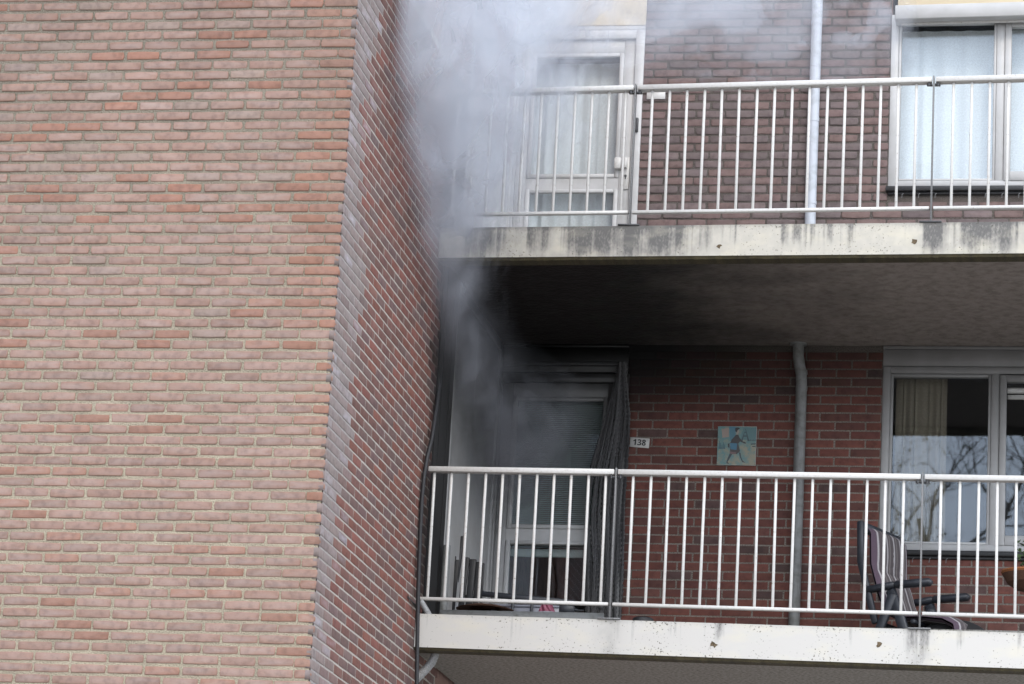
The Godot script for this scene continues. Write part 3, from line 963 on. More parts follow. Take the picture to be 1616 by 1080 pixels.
# a print on a square tile: a striding woman with a blue bag in front of a pale city view
func picture_tile() -> void:
	var n := 256
	var img := Image.create(n, n, false, Image.FORMAT_RGB8)
	var nz := FastNoiseLite.new()
	nz.seed = 4
	nz.frequency = 0.02
	var poly := func(pts: Array, c: Color):
		var pp := PackedVector2Array()
		var lo := 999.0
		var hi := 0.0
		for q in pts:
			pp.append(Vector2(q[0], q[1]))
			lo = minf(lo, q[1]); hi = maxf(hi, q[1])
		for y in range(maxi(0, int(lo)), mini(n, int(hi) + 1)):
			for x in n:
				if Geometry2D.is_point_in_polygon(Vector2(x + 0.5, y + 0.5), pp): img.set_pixel(x, y, c)
	for y in n:
		for x in n:
			var t := nz.get_noise_2d(x, y * 0.7) + nz.get_noise_2d(x * 4.0, y * 4.0) * 0.4
			var c := Color(0.50, 0.74, 0.76).lerp(Color(0.80, 0.80, 0.70), clampf(0.45 + t * 1.3 + (x - 128.0) / 400.0 + (y - 150.0) / 500.0, 0.0, 1.0))
			img.set_pixel(x, y, c)
	var sky := Color(0.44, 0.67, 0.70)
	poly.call([[74, 0], [118, 0], [116, 96], [84, 100]], Color(0.36, 0.66, 0.78))
	poly.call([[24, 20], [72, 8], [74, 70], [30, 76]], Color(0.84, 0.78, 0.74))
	poly.call([[170, 4], [256, 4], [256, 88], [150, 88]], sky)
	var ink := Color(0.13, 0.27, 0.31)
	var tower := Color(0.20, 0.38, 0.41)
	for side in [-1, 1]: poly.call([[182, 14], [184, 14], [183 + side * 28, 96], [183 + side * 17, 96]], tower)
	poly.call([[172, 58], [194, 58], [197, 66], [169, 66]], tower)
	poly.call([[178, 34], [188, 34], [190, 40], [176, 40]], tower)
	for i in 9: poly.call([[204 + i * 6, 94], [207 + i * 6, 78 + (i * 7) % 11], [210 + i * 6, 94]], tower)
	poly.call([[222, 112], [256, 110], [256, 117], [222, 119]], ink)
	poly.call([[232, 128], [256, 127], [256, 133], [232, 134]], ink)
	for i in 5: poly.call([[8 + i * 9, 150], [10 + i * 9, 96 + (i * 13) % 30], [14 + i * 9, 98 + (i * 13) % 30], [16 + i * 9, 150]], Color(0.24, 0.50, 0.56))
	# the woman
	var dark := Color(0.10, 0.10, 0.12)
	var skin := Color(0.83, 0.80, 0.76)
	poly.call([[122, 24], [134, 20], [142, 26], [143, 36], [137, 45], [128, 45], [122, 36]], skin)
	poly.call([[113, 12], [122, 6], [138, 6], [146, 13], [136, 17], [129, 26], [125, 38], [116, 32]], dark)
	poly.call([[124, 42], [133, 44], [134, 58], [122, 58]], skin)
	poly.call([[120, 54], [136, 54], [146, 76], [148, 100], [140, 112], [100, 108], [86, 112], [92, 88], [108, 70]], Color(0.20, 0.15, 0.13))
	poly.call([[140, 70], [168, 98], [184, 102], [183, 108], [164, 106], [136, 92]], Color(0.17, 0.13, 0.12))
	poly.call([[172, 102], [190, 106], [188, 112], [172, 111]], dark)
	poly.call([[84, 106], [138, 112], [152, 164], [130, 184], [88, 180], [84, 150]], Color(0.25, 0.20, 0.19))
	poly.call([[82, 166], [128, 172], [124, 184], [86, 184]], Color(0.60, 0.46, 0.48))
	poly.call([[82, 110], [132, 112], [128, 156], [88, 152]], Color(0.25, 0.62, 0.80))
	poly.call([[88, 98], [126, 104], [124, 110], [90, 104]], dark)
	poly.call([[68, 116], [80, 112], [80, 142], [70, 138]], dark)
	poly.call([[84, 180], [100, 184], [84, 214], [70, 240], [64, 238], [70, 214]], ink)
	poly.call([[62, 236], [74, 240], [84, 248], [68, 247]], dark)
	poly.call([[144, 170], [156, 176], [160, 200], [172, 226], [166, 230], [152, 204]], ink)
	poly.call([[164, 224], [174, 228], [190, 240], [170, 236]], dark)
	var m := StandardMaterial3D.new()
	m.resource_name = "printed_tile"
	m.albedo_texture = ImageTexture.create_from_image(img)
	m.albedo_color = Color(0.66, 0.64, 0.62)
	m.roughness = 0.35
	var t := thing("picture_tile", Vector3(1.752, -1.518, FZ), "square pale blue picture tile of a striding woman with a blue bag", "picture")
	var b := MB.new()
	b.quad(Vector3(1.614, -1.660, FZ + 0.0165), Vector3(1.891, -1.661, FZ + 0.0165), Vector3(1.892, -1.378, FZ + 0.0165), Vector3(1.614, -1.376, FZ + 0.0165), Vector3(0, 0, 1))
	put("print", b, m, t)
	b = MB.new()
	b.span(Vector3(1.613, -1.662, FZ + 0.003), Vector3(1.893, -1.375, FZ + 0.0155), 0.001)
	put("board", b, mats.white_metal, t)


# ---------------------------------------------------------------- the side of the wing inside the balcony recess
func build_recess() -> void:
	for k in 2:
		var lo: float = [-3.24, -0.62][k]
		var hi: float = [-0.775, 2.1][k]
		var s := thing("side_panel", Vector3(0.0, lo, -4.0), ["grey white side panel at the end of the lower balcony, behind folded chairs", "white side panel at the end of the upper balcony, veiled in smoke"][k], "panel")
		var b := white()
		frame_of_x(b, Vector2(-4.93, lo), Vector2(-3.29, hi), 0.07, 0.012, 0.05)
		put("frame", b, mats.white_paint, s)
		b = white()
		b.span(Vector3(-0.035, lo + 0.05, -4.859), Vector3(-0.003, hi - 0.05, -4.08))
		put("board", b, mats.white_paint, s)
		b = white()
		b.span(Vector3(-0.035, lo + 0.05, -4.075), Vector3(-0.003, hi - 0.05, -3.361))
		put("board", b, mats.white_paint, s)
	# dark boards between brick and panel, and the pipe in front of them
	var d := thing("dark_boarding", Vector3(0.01, -3.2, -3.0), "soot blackened upright boards between the brick side wall and the side panel", "boarding")
	for i in 4:
		var b := MB.new()
		b.span(Vector3(0.0, -3.24, -2.80 - 0.12 * i - 0.117), Vector3(0.010 + 0.003 * (i % 2), -0.80, -2.80 - 0.12 * i), 0.0)
		put("plank", b, mats.charred, d)
	var p := thing("drain_pipe", Vector3(0.06, -3.2, -3.19), "thin dark grey drain pipe standing beside the blackened boards", "pipe")
	var pb := MB.new()
	pb.tube([Vector3(0.06, -3.23, -3.17), Vector3(0.06, -2.66, -3.17)], [0.026], 14)
	put("pipe", pb, mats.grey_pipe, p)


func frame_of_x(b: MB, lo: Vector2, hi: Vector2, t: float, x: float, depth: float) -> void:
	b.span(Vector3(x - depth, lo.y, lo.x), Vector3(x, hi.y, lo.x + t), 0.003)
	b.span(Vector3(x - depth, lo.y, hi.x - t), Vector3(x, hi.y, hi.x), 0.003)
	b.span(Vector3(x - depth, hi.y - t, lo.x + t), Vector3(x - 0.0004, hi.y, hi.x - t), 0.003)
	b.span(Vector3(x - depth, lo.y, lo.x + t), Vector3(x - 0.0004, lo.y + t, hi.x - t), 0.003)


# ---------------------------------------------------------------- pipes and cables
func build_pipes() -> void:
	var t := thing("downpipe", Vector3(2.215, -3.2, FZ + 0.06), "grey downpipe with a kink under the ceiling on the lower brick wall", "pipe")
	var z := FZ + 0.055
	var b := MB.new()
	b.tube([Vector3(2.178, -0.74, z), Vector3(2.178, -0.80, z), Vector3(2.180, -0.86, z), Vector3(2.192, -0.93, z), Vector3(2.206, -0.99, z), Vector3(2.210, -1.06, z), Vector3(2.210, -1.18, z), Vector3(2.211, -3.24, z)], [0.0405], 18)
	put("pipe", b, mats.grey_pipe, t)
	for y in [-0.985, -1.10, -1.965]:
		b = MB.new()
		b.tube([Vector3(2.2105 if y < -1.0 else 2.2055, y + 0.015, z), Vector3(2.2105, y - 0.015, z)], [0.0425], 18)
		put("socket", b, mats.grey_pipe, t)
	b = MB.new()
	b.tube([Vector3(2.178, -0.752, z), Vector3(2.178, -0.775, z)], [0.062], 18)
	put("collar", b, mats.grey_pipe, t)
	t = thing("downpipe", Vector3(2.25, -0.6, FZ + 0.06), "white downpipe running straight up the upper brick wall", "pipe")
	b = MB.new()
	b.tube([Vector3(2.240, 3.2, z), Vector3(2.234, -0.63, z)], [0.040], 18)
	put("pipe", b, mats.white_pipe, t)
	b = MB.new()
	b.tube([Vector3(2.237, 0.955, z), Vector3(2.237, 0.925, z)], [0.0425], 18)
	put("socket", b, mats.white_pipe, t)
	for y in [0.3, 1.7]:
		b = MB.new()
		b.tube([Vector3(2.237, y + 0.012, z), Vector3(2.237, y - 0.012, z)], [0.042], 18)
		b.span(Vector3(2.225, y - 0.012, FZ), Vector3(2.249, y + 0.012, z - 0.04))
		put("clip", b, mats.white_pipe, t)
	# the black cable hanging past the lower slab
	t = thing("hanging_cable", Vector3(0.03, -3.2, -2.5), "thick black cable hanging down past the left end of the lower railing", "cable")
	var pts := [Vector3(-0.0088, -1.4001, -2.9500), Vector3(0.0094, -1.6457, -2.8500), Vector3(0.0289, -1.8790, -2.7000), Vector3(0.0404, -2.0758, -2.5800), Vector3(0.0271, -2.2048, -2.5400), Vector3(0.0229, -2.3413, -2.5000), Vector3(0.0182, -2.5016, -2.5000), Vector3(0.0209, -2.7114, -2.5000), Vector3(0.0270, -2.9409, -2.5000), Vector3(0.0351, -3.1690, -2.5000), Vector3(0.0466, -3.4163, -2.5000), Vector3(0.0606, -3.7028, -2.5000), Vector3(0.0831, -4.1890, -2.5000), Vector3(0.1443, -5.3778, -2.5000)]
	b = MB.new()
	b.tube(pts, [0.0140], 10)
	put("cable", b, mats.black_rubber, t)
	# spout and flashing at the slab end
	t = thing("gutter_spout", Vector3(0.05, -3.2, -2.6), "light grey slanted spout at the left end of the lower slab", "spout")
	b = MB.new()
	b.tube([Vector3(0.100, -3.262, -2.68), Vector3(0.070, -3.21, -2.655), Vector3(0.022, -3.135, -2.63)], [0.019], 14)
	put("spout", b, mats.light_pipe, t)
	t = thing("lead_flashing", Vector3(0.01, -3.2, -2.45), "bent dark lead flashing on the brick beside the lower slab", "flashing")
	b = MB.new()
	b.sheet(func(u, w): return Vector3(0.004 + 0.045 * w * u, -3.16 - 0.045 * u - 0.02 * w * (1.0 - u) + 0.008 * sin(w * 3.0), -2.33 - 0.27 * u), 8, 4)
	put("flashing", b, mats.slate, t)
	t = thing("drain_elbow", Vector3(0.06, -3.6, -2.75), "grey plastic drain elbow under the lower slab beside the cable", "pipe")
	b = MB.new()
	b.tube([Vector3(0.115, -3.42, -2.75), Vector3(0.112, -3.475, -2.75), Vector3(0.095, -3.52, -2.75), Vector3(0.055, -3.57, -2.75), Vector3(-0.01, -3.64, -2.75)], [0.028], 16)
	put("elbow", b, mats.light_pipe, t)
	b = MB.new()
	b.tube([Vector3(0.115, -3.425, -2.75), Vector3(0.115, -3.45, -2.75)], [0.036], 16)
	put("collar", b, mats.grey_pipe, t)


# ---------------------------------------------------------------- things on the lower balcony
func build_balcony_things() -> void:
	# --- chenille fly curtain gathered at the right of the door
	var fc := thing("fly_curtain", Vector3(0.83, -3.2, FZ + 0.07), "dark grey chenille strand curtain gathered at the right side of the lower door", "fly curtain")
	var n := 24
	for i in n:
		var u := clampf((i + rng.randf_range(-0.45, 0.45)) / (n - 1), 0.0, 1.0)
		var layer := rng.randf() * 0.05
		var sway := rng.randf_range(-0.012, 0.012)
		var thick := rng.randf_range(0.75, 1.15)
		var ph := rng.randf() * 6.0
		var path := []
		var radii := []
		var rows := 190
		for k in rows + 1:
			var w := float(k) / rows
			var y := lerpf(-0.92, -3.02 - rng.randf() * 0.0, w)
			var left := 0.862
			if y > -1.75: left = lerpf(0.872, 0.690, pow(clampf((-0.92 - y) / 0.83, 0.0, 1.0), 1.15))
			else: left = lerpf(0.690, 0.725, clampf((-1.75 - y) / 1.2, 0.0, 1.0)) - 0.02 * exp(-pow((y + 2.05) / 0.2, 2))
			var right := lerpf(0.925, 0.972, clampf((-0.92 - y) / 0.4, 0.0, 1.0)) + 0.012 * smoothstep(-2.2, -2.9, y)
			path.append(Vector3(lerpf(left, right, u) + 0.005 * sin(y * (4.0 + 3.0 * thick) + ph) + sway * sin(w * PI), y, FZ + 0.040 + layer + 0.010 * sin(y * 3.0 + ph)))
			radii.append(0.0125 * thick * (0.80 + 0.30 * sin(k * 1.9 + ph) + rng.randf_range(-0.22, 0.22)))
		var b := MB.new()
		b.col = Color(1, 1, 1) * rng.randf_range(0.45, 1.45)
		b.tube(path, radii, 7)
		put("strand", b, mats.chenille, fc)
	var rod := MB.new()
	rod.span(Vector3(0.02, -0.935, FZ + 0.03), Vector3(0.94, -0.905, FZ + 0.05), 0.002)
	put("rod", rod, mats.slate, fc)

	recliner()
	folded_chairs()

	# --- the low clutter behind the front edge
	var t := thing("grey_kerb_board", Vector3(0.67, -3.23, -2.72), "long low grey board lying along the front edge of the lower balcony", "board")
	var b := MB.new()
	b.span(Vector3(0.135, -3.236, -2.735), Vector3(1.215, -3.178, -2.712), 0.003)
	put("board", b, mats.grey_pipe, t)
	t = thing("fire_bowl_lid", Vector3(0.41, -3.18, -2.95), "rusty brown upturned bowl lid on the balcony edge", "bowl")
	b = MB.new()
	b.lathe(Vector3(0.3854, -3.1303, -2.9500), [Vector2(0.0, 0.035), Vector2(0.05, 0.033), Vector2(0.12, 0.022), Vector2(0.19, 0.002), Vector2(0.185, -0.004), Vector2(0.10, 0.012)], 28)
	put("lid", b, mats.rust, t)
	t = thing("low_table", Vector3(0.66, -3.2, -3.15), "low black folding table behind the rusty lid", "table")
	b = MB.new()
	b.bar(Vector3(0.3378, -3.0064, -3.0500), Vector3(0.9544, -3.0534, -3.0500), 0.025, 0.030, Vector3(0, 0, 1), 0.004)
	b.bar(Vector3(0.2650, -2.9257, -3.4500), Vector3(0.8848, -2.9738, -3.4500), 0.025, 0.030, Vector3(0, 0, 1), 0.004)
	put("rail", b, mats.dark_plastic, t)
	b = MB.new()
	b.bar(Vector3(0.3540, -2.9912, -3.0500), Vector3(0.2730, -2.9147, -3.4500), 0.014, 0.03, Vector3(0, 1, 0), 0.004)
	put("end_bar", b, mats.dark_plastic, t)
	for q in [[810, 940], [840, 944]]:
		b = MB.new()
		var a: Vector3 = {810: Vector3(0.5612, -3.0371, -3.0000), 840: Vector3(0.6885, -3.0472, -3.0000)}[q[0]]
		b.bar(a, a + Vector3(-0.004, -0.2, 0), 0.022, 0.020, Vector3(0, 0, 1), 0.003)
		put("leg", b, mats.dark_plastic, t)
	t = thing("storage_crate", Vector3(0.7, -3.2, -3.2), "translucent grey storage crate under the low table", "crate")
	b = MB.new()
	b.span(Vector3(0.40, -3.24, -3.40), Vector3(0.92, -3.075, -3.06), 0.012)
	put("body", b, mats.plastic_crate, t)
	b = MB.new()
	b.span(Vector3(0.39, -3.088, -3.41), Vector3(0.93, -3.070, -3.05), 0.006)
	put("rim", b, mats.plastic_crate, t)
	t = thing("pink_pouch", Vector3(0.8069, -3.1270, -2.9000), "small pink plastic pouch among the clutter on the lower balcony", "pouch")
	b = MB.new()
	b.sheet(func(u, w): return Vector3(0.8067, -3.1228, -2.9000) + Vector3((u - 0.5) * 0.11 * (1.0 - 0.35 * w), -0.02 + 0.05 * w, 0.02 * sin(u * PI) * (1.0 - w * 0.6) + 0.004 * sin(u * 17.0 + w * 5.0)), 12, 6)
	put("pouch", b, mats.pink_plastic, t)
	t = thing("hand_brush", Vector3(0.9578, -3.1334, -2.8500), "black hand brush lying beside the pink pouch", "brush")
	b = MB.new()
	b.bar(Vector3(0.8994, -3.1346, -2.8500), Vector3(0.9996, -3.1367, -2.8500), 0.05, 0.052, Vector3(0, 0, 1), 0.008)
	put("head", b, mats.dark_plastic, t)
	b = MB.new()
	b.tube([Vector3(0.9996, -3.1367, -2.8500), Vector3(1.0290, -3.1403, -2.8500), Vector3(1.0581, -3.1397, -2.8500)], [0.010, 0.007, 0.005], 8)
	put("handle", b, mats.dark_plastic, t)
	t = thing("round_cap", Vector3(1.4655, -3.2163, -2.7500), "small round black lid at the balcony edge beside the curtain", "lid")
	b = MB.new()
	b.lathe(Vector3(1.4651, -3.2060, -2.7500), [Vector2(0.0, 0.012), Vector2(0.05, 0.010), Vector2(0.068, 0.0), Vector2(0.070, -0.03)], 24)
	put("lid", b, mats.black_rubber, t)

	# --- hanging planter at the right
	t = thing("hanging_planter", Vector3(3.7851, -2.5516, -4.3000), "orange brown bowl planter with dark leaves at the right of the lower balcony", "planter")
	b = MB.new()
	b.lathe(Vector3(3.8531, -2.5503, -4.3000), [Vector2(0.02, -0.125), Vector2(0.08, -0.115), Vector2(0.14, -0.07), Vector2(0.172, -0.012)], 28)
	put("bowl", b, mats.rust, t)
	b = MB.new()
	b.lathe(Vector3(3.8531, -2.5503, -4.3000), [Vector2(0.172, -0.012), Vector2(0.180, 0.0), Vector2(0.178, 0.010), Vector2(0.165, 0.010), Vector2(0.14, -0.03)], 28)
	put("rim", b, mats.terracotta, t)
	b = MB.new()
	for i in 90:
		var c: Vector3 = Vector3(3.8688, -2.4405, -4.3000) + Vector3(rng.randfn(0, 0.05), rng.randfn(0.0, 0.07), rng.randfn(0, 0.05))
		var d := Vector3(rng.randf_range(-1, 1), rng.randf_range(-0.4, 1), rng.randf_range(-1, 1)).normalized() * 0.03
		var s := Vector3(rng.randf_range(-1, 1), rng.randf_range(-1, 1), rng.randf_range(-1, 1)).normalized() * 0.014
		b.col = Color(0.05, 0.085, 0.03) * rng.randf_range(0.6, 1.4)
		b.quad(c - d, c + s, c + d, c - s)
	tag(put("leaves", b, mats.leaf, t), "", "", "", "stuff")


func recliner() -> void:
	var o := Vector3(2.80, -3.25, -4.15)       # the near rear foot
	var bas := Basis(Vector3.UP, deg_to_rad(-24.0))
	var t := thing("garden_recliner", o, "dark blue grey reclining garden chair with purple striped cushion", "garden chair")
	var L := func(x: float, y: float, z: float) -> Vector3: return o + bas * Vector3(x, y, z)
	var side := bas * Vector3(0, 0, 1)
	var wd := 0.56
	var b: MB
	for s in [0.0, -wd]:
		# back post, rear leg, front leg, arm, lower stretcher
		b = MB.new()
		b.bar(L.call(-0.085, 1.02, s), L.call(-0.075, 0.72, s), 0.030, 0.048, side, 0.008)
		b.bar(L.call(-0.076, 0.735, s), L.call(0.05, 0.30, s), 0.030, 0.048, side, 0.008)
		put("back_post", b, mats.dark_plastic, t)
		b = MB.new()
		b.bar(L.call(-0.02, 0.0, s + 0.004), L.call(0.185, 0.50, s + 0.004), 0.036, 0.066, side, 0.010)
		put("leg", b, mats.dark_plastic, t)
		b = MB.new()
		b.bar(L.call(0.36, 0.0, s - 0.006), L.call(0.155, 0.53, s - 0.006), 0.036, 0.072, side, 0.010)
		put("leg", b, mats.dark_plastic, t)
		b = MB.new()
		b.bar(L.call(-0.03, 0.535, s), L.call(0.20, 0.558, s), 0.062, 0.046, side, 0.014)
		b.bar(L.call(0.19, 0.557, s), L.call(0.47, 0.560, s), 0.070, 0.052, side, 0.018)
		put("armrest", b, mats.dark_plastic, t)
		b = MB.new()
		b.bar(L.call(0.03, 0.155, s), L.call(0.30, 0.165, s), 0.026, 0.04, side, 0.008)
		put("stretcher", b, mats.dark_plastic, t)
	b = MB.new()
	b.bar(L.call(-0.088, 0.985, 0.01), L.call(-0.088, 0.985, -wd - 0.01), 0.045, 0.075, bas * Vector3(1, 0, 0), 0.016)
	put("head_bar", b, mats.dark_plastic, t)
	b = MB.new()
	b.bar(L.call(0.33, 0.30, 0.0), L.call(0.33, 0.30, -wd), 0.04, 0.03, bas * Vector3(1, 0, 0), 0.008)
	b.bar(L.call(0.08, 0.30, 0.0), L.call(0.08, 0.30, -wd), 0.04, 0.03, bas * Vector3(1, 0, 0), 0.008)
	put("seat_bar", b, mats.dark_plastic, t)
	# cushion: a quilted strip running down the back and along the seat
	b = MB.new()
	var prof := [Vector2(-0.045, 0.965), Vector2(-0.022, 0.94), Vector2(-0.012, 0.72), Vector2(0.055, 0.50), Vector2(0.115, 0.375), Vector2(0.22, 0.335), Vector2(0.40, 0.325), Vector2(0.54, 0.305), Vector2(0.62, 0.265), Vector2(0.63, 0.20)]
	var cv := Curve2D.new()
	for q in prof: cv.add_point(q)
	var total := cv.get_baked_length()
	var plum := Color(0.085, 0.058, 0.082)
	var coal := Color(0.075, 0.066, 0.068)
	var pale := Color(0.34, 0.325, 0.335)
	var ash := Color(0.14, 0.125, 0.125)
	var stripes := [plum, plum, plum, pale, coal, coal, ash, coal, coal, pale, coal, ash, coal, coal, pale, coal, ash, coal, coal, pale, coal, coal, ash, coal, pale, plum, plum, plum]
	b.shade = func(p: Vector3, _c: Color) -> Color:
		var q := bas.transposed() * (p - o)
		var k := clampi(int((-q.z - 0.01) / (wd - 0.02) * stripes.size()), 0, stripes.size() - 1)
		return stripes[k]
	for face in 2:
		b.sheet(func(u, w):
			var at := clampf(w, 0.0, 1.0) * total
			var p := cv.sample_baked(at)
			var p2 := cv.sample_baked(minf(at + 0.02, total))
			var p1 := cv.sample_baked(maxf(at - 0.02, 0.0))
			var d := (p2 - p1).normalized()
			var nn := Vector2(d.y, -d.x)
			if nn.y < 0 and p.y < 0.4: nn = -nn
			nn = Vector2(-d.y, d.x)
			var puff := 0.014 + 0.022 * pow(absf(sin(at * 10.5)), 0.5)
			var edge := 1.0 - pow(absf(u * 2.0 - 1.0), 6.0)
			var off: float = (puff * edge + 0.008) * (1.0 if face == 0 else -0.5)
			return L.call(p.x + nn.x * off, p.y + nn.y * off, lerpf(-0.02, -wd + 0.02, clampf(u, 0.0, 1.0))), 84, 70)
	put("cushion", b, mats_cushion(), t)
	# a dark cloth thrown over something low in front of the chair
	var tb := thing("dark_cover", Vector3(3.45, -3.25, -4.2), "black cloth bundle with a mesh edge lying in front of the garden chair", "cloth")
	b = MB.new()
	b.sheet(func(u, w):
		var a: float = u * TAU
		var r: float = 0.235 * (1.0 + 0.10 * sin(a * 3.0 + 1.0) + 0.05 * sin(a * 7.0))
		var rr: float = r * sin(w * PI * 0.5)
		var hh: float = 0.335 * pow(maxf(0.0, cos(w * PI * 0.5)), 0.75) + 0.012 * sin(a * 5.0) * w
		return Vector3(3.37 + cos(a) * rr * 1.15, -3.25 + hh, -4.12 + sin(a) * rr * 0.7), 40, 16)
	put("cloth", b, mats.black_cloth, tb)


func mats_cushion() -> StandardMaterial3D:
	if not mats.has("cushion"):
		mat("cushion", Color.WHITE, 0.92, true, mats.drape.albedo_texture, 6.0)
	return mats.cushion


func folded_chairs() -> void:
	# tall folded chair: two long uprights with cross rods
	var t := thing("folded_chair", Vector3(0.1, -3.2, -3.9), "tall dark folded slatted chair leaning on the grey side panel", "folding chair", "folded chairs in the balcony corner")
	var b := MB.new()
	b.bar(Vector3(-0.0176, -2.4614, -3.9000), Vector3(-0.0886, -3.0569, -3.9000), 0.035, 0.036, Vector3(0, 0, 1), 0.005)
	put("upright", b, mats.black_rubber, t)
	b = MB.new()
	b.bar(Vector3(0.0103, -2.4431, -3.9000), Vector3(-0.0398, -3.0559, -3.9000), 0.035, 0.026, Vector3(0, 0, 1), 0.005)
	put("upright", b, mats.black_rubber, t)
	b = MB.new()
	b.tube([Vector3(-0.0974, -2.5772, -3.8000), Vector3(-0.0695, -2.5441, -3.8500), Vector3(-0.0372, -2.5064, -3.9000)], [0.014], 8)
	put("rod", b, mats.black_rubber, t)
	for i in 5:
		b = MB.new()
		var a: Vector3 = [Vector3(-0.0819, -2.5917, -3.7500), Vector3(-0.0595, -2.5958, -3.7500), Vector3(-0.0379, -2.5866, -3.7500), Vector3(-0.0141, -2.6127, -3.7500), Vector3(0.0096, -2.6388, -3.7500)][i]
		var e: Vector3 = [Vector3(-0.1119, -3.0414, -3.7500), Vector3(-0.0943, -3.0411, -3.7500), Vector3(-0.0634, -3.0404, -3.7500), Vector3(-0.0370, -3.0399, -3.7500), Vector3(-0.0061, -3.0392, -3.7500)][i]
		b.bar(a, e, 0.016, 0.038, Vector3(0, 0, 1), 0.003)
		put("slat", b, mats.black_rubber, t)
	# short folded chair with broad slats
	t = thing("folded_chair", Vector3(0.25, -3.2, -3.6), "short dark folded chair with broad slats beside the tall folded one", "folding chair", "folded chairs in the balcony corner")
	for i in 4:
		b = MB.new()
		var a: Vector3 = [Vector3(0.1106, -2.6503, -3.6000), Vector3(0.1552, -2.6626, -3.6000), Vector3(0.1957, -2.6795, -3.6000), Vector3(0.2269, -2.6877, -3.6000)][i]
		var e: Vector3 = [Vector3(0.0839, -3.0871, -3.6000), Vector3(0.1363, -3.0860, -3.6000), Vector3(0.1843, -3.0850, -3.6000), Vector3(0.2235, -3.0842, -3.6000)][i]
		b.bar(a, e, 0.018, [0.040, 0.046, 0.036, 0.016][i], Vector3(0, 0, 1), 0.004)
		put("slat", b, mats.black_rubber, t)
	b = MB.new()
	b.bar(Vector3(0.0894, -2.6884, -3.6300), Vector3(0.2274, -2.7209, -3.6300), 0.014, 0.022, Vector3(0, 0, 1), 0.003)
	put("cross_rail", b, mats.black_rubber, t)
	b = MB.new()
	b.bar(Vector3(0.0804, -2.9074, -3.6300), Vector3(0.2225, -2.9394, -3.6300), 0.014, 0.022, Vector3(0, 0, 1), 0.003)
	put("cross_rail", b, mats.black_rubber, t)
	# crossed thin legs of a stool at the far left
	t = thing("folding_stool", Vector3(0.06, -3.2, -3.5), "thin black folding stool with crossed legs in the dark corner", "stool")
	for q in [[Vector3(-0.0896, -2.8241, -3.4500), Vector3(0.0040, -2.9265, -3.4500)], [Vector3(-0.0054, -2.8442, -3.4500), Vector3(-0.0919, -2.9283, -3.4500)]]:
		b = MB.new()
		b.tube(q, [0.009], 8)
		put("leg", b, mats.black_rubber, t)
	for q in [[Vector3(-0.0916, -2.7218, -3.4500), Vector3(-0.0128, -2.7226, -3.4500)], [Vector3(-0.0184, -2.6311, -3.4500), Vector3(-0.0173, -2.7923, -3.4500)], [Vector3(-0.0186, -2.7706, -3.4500), Vector3(-0.0292, -3.0959, -3.4500)]]:
		b = MB.new()
		b.tube(q, [0.010], 8)
		put("rod", b, mats.black_rubber, t)


# ---------------------------------------------------------------- bare trees across the street, seen in the window glass
func branch(b: MB, leaves: MB, at: Vector3, dir: Vector3, length: float, r: float, depth: int, g: RandomNumberGenerator) -> void:
	var path := [at]
	var radii := [r]
	var d := dir
	var p := at
	for k in 4:
		d = (d + Vector3(g.randfn(0, 0.16), g.randfn(0.03, 0.12), g.randfn(0, 0.16))).normalized()
		p += d * length / 4
		path.append(p)
		radii.append(r * (1.0 - 0.11 * (k + 1)))
	b.tube(path, radii, 6 if depth > 3 else 4, false)
	if depth == 0:
		for i in 2:
			if g.randf() < 0.22:
				var c := p + Vector3(g.randfn(0, 0.08), g.randfn(-0.04, 0.07), g.randfn(0, 0.08))
				var e := Vector3(g.randf_range(-1, 1), g.randf_range(-1, 0.4), g.randf_range(-1, 1)).normalized() * 0.06
				var s := Vector3(g.randf_range(-1, 1), g.randf_range(-1, 1), g.randf_range(-1, 1)).normalized() * 0.03
				leaves.col = Color(0.10, 0.07, 0.03) * g.randf_range(0.5, 1.3)
				leaves.quad(c - e, c + s, c + e, c - s)
		return
	for i in 2 if depth > 4 else 3:
		var k := g.randi_range(2, 4)
		var side := Vector3(g.randf_range(-1, 1), g.randf_range(-0.25, 0.7), g.randf_range(-1, 1)).normalized()
		branch(b, leaves, path[k], (d * 0.75 + side * 0.85).normalized(), length * g.randf_range(0.62, 0.82), radii[k] * 0.66, depth - 1, g)


func build_trees() -> void:
	var spots := [[Vector3(1.7, GROUND, 27.0), 11.4, "tall bare tree with a few dead leaves opposite the lower window"], [Vector3(4.6, GROUND, 31.0), 12.0, "tall bare tree standing further along the street opposite"], [Vector3(-5.5, GROUND, 30.0), 9.0, "tall bare tree opposite the brick wing"]]
	for i in spots.size():
		var s: Array = spots[i]
		var g := RandomNumberGenerator.new()
		g.seed = 400 + i
		var t := thing("bare_tree", s[0], s[2], "tree", "bare trees across the street")
		var b := MB.new()
		b.tube([s[0] + Vector3(0, -0.1, 0), s[0] + Vector3(0.05, 3.0, 0.05), s[0] + Vector3(0.0, s[1], 0.0), s[0] + Vector3(0.1, s[1] + 1.5, 0)], [0.30, 0.22, 0.19, 0.15], 12)
		put("trunk", b, mats.bark, t)
		var limbs := MB.new()
		var leaves := MB.new()
		for k in 7:
			var a := TAU * k / 7.0 + g.randf()
			branch(limbs, leaves, s[0] + Vector3(0, s[1] * (0.78 + 0.05 * k), 0), Vector3(cos(a) * 0.75, 0.85, sin(a) * 0.75).normalized(), 2.1, 0.085, 5, g)
		tag(put("crown", limbs, mats.bark, t), "", "", "", "stuff")
		tag(put("dead_leaves", leaves, mats.leaf, t), "", "", "", "stuff")


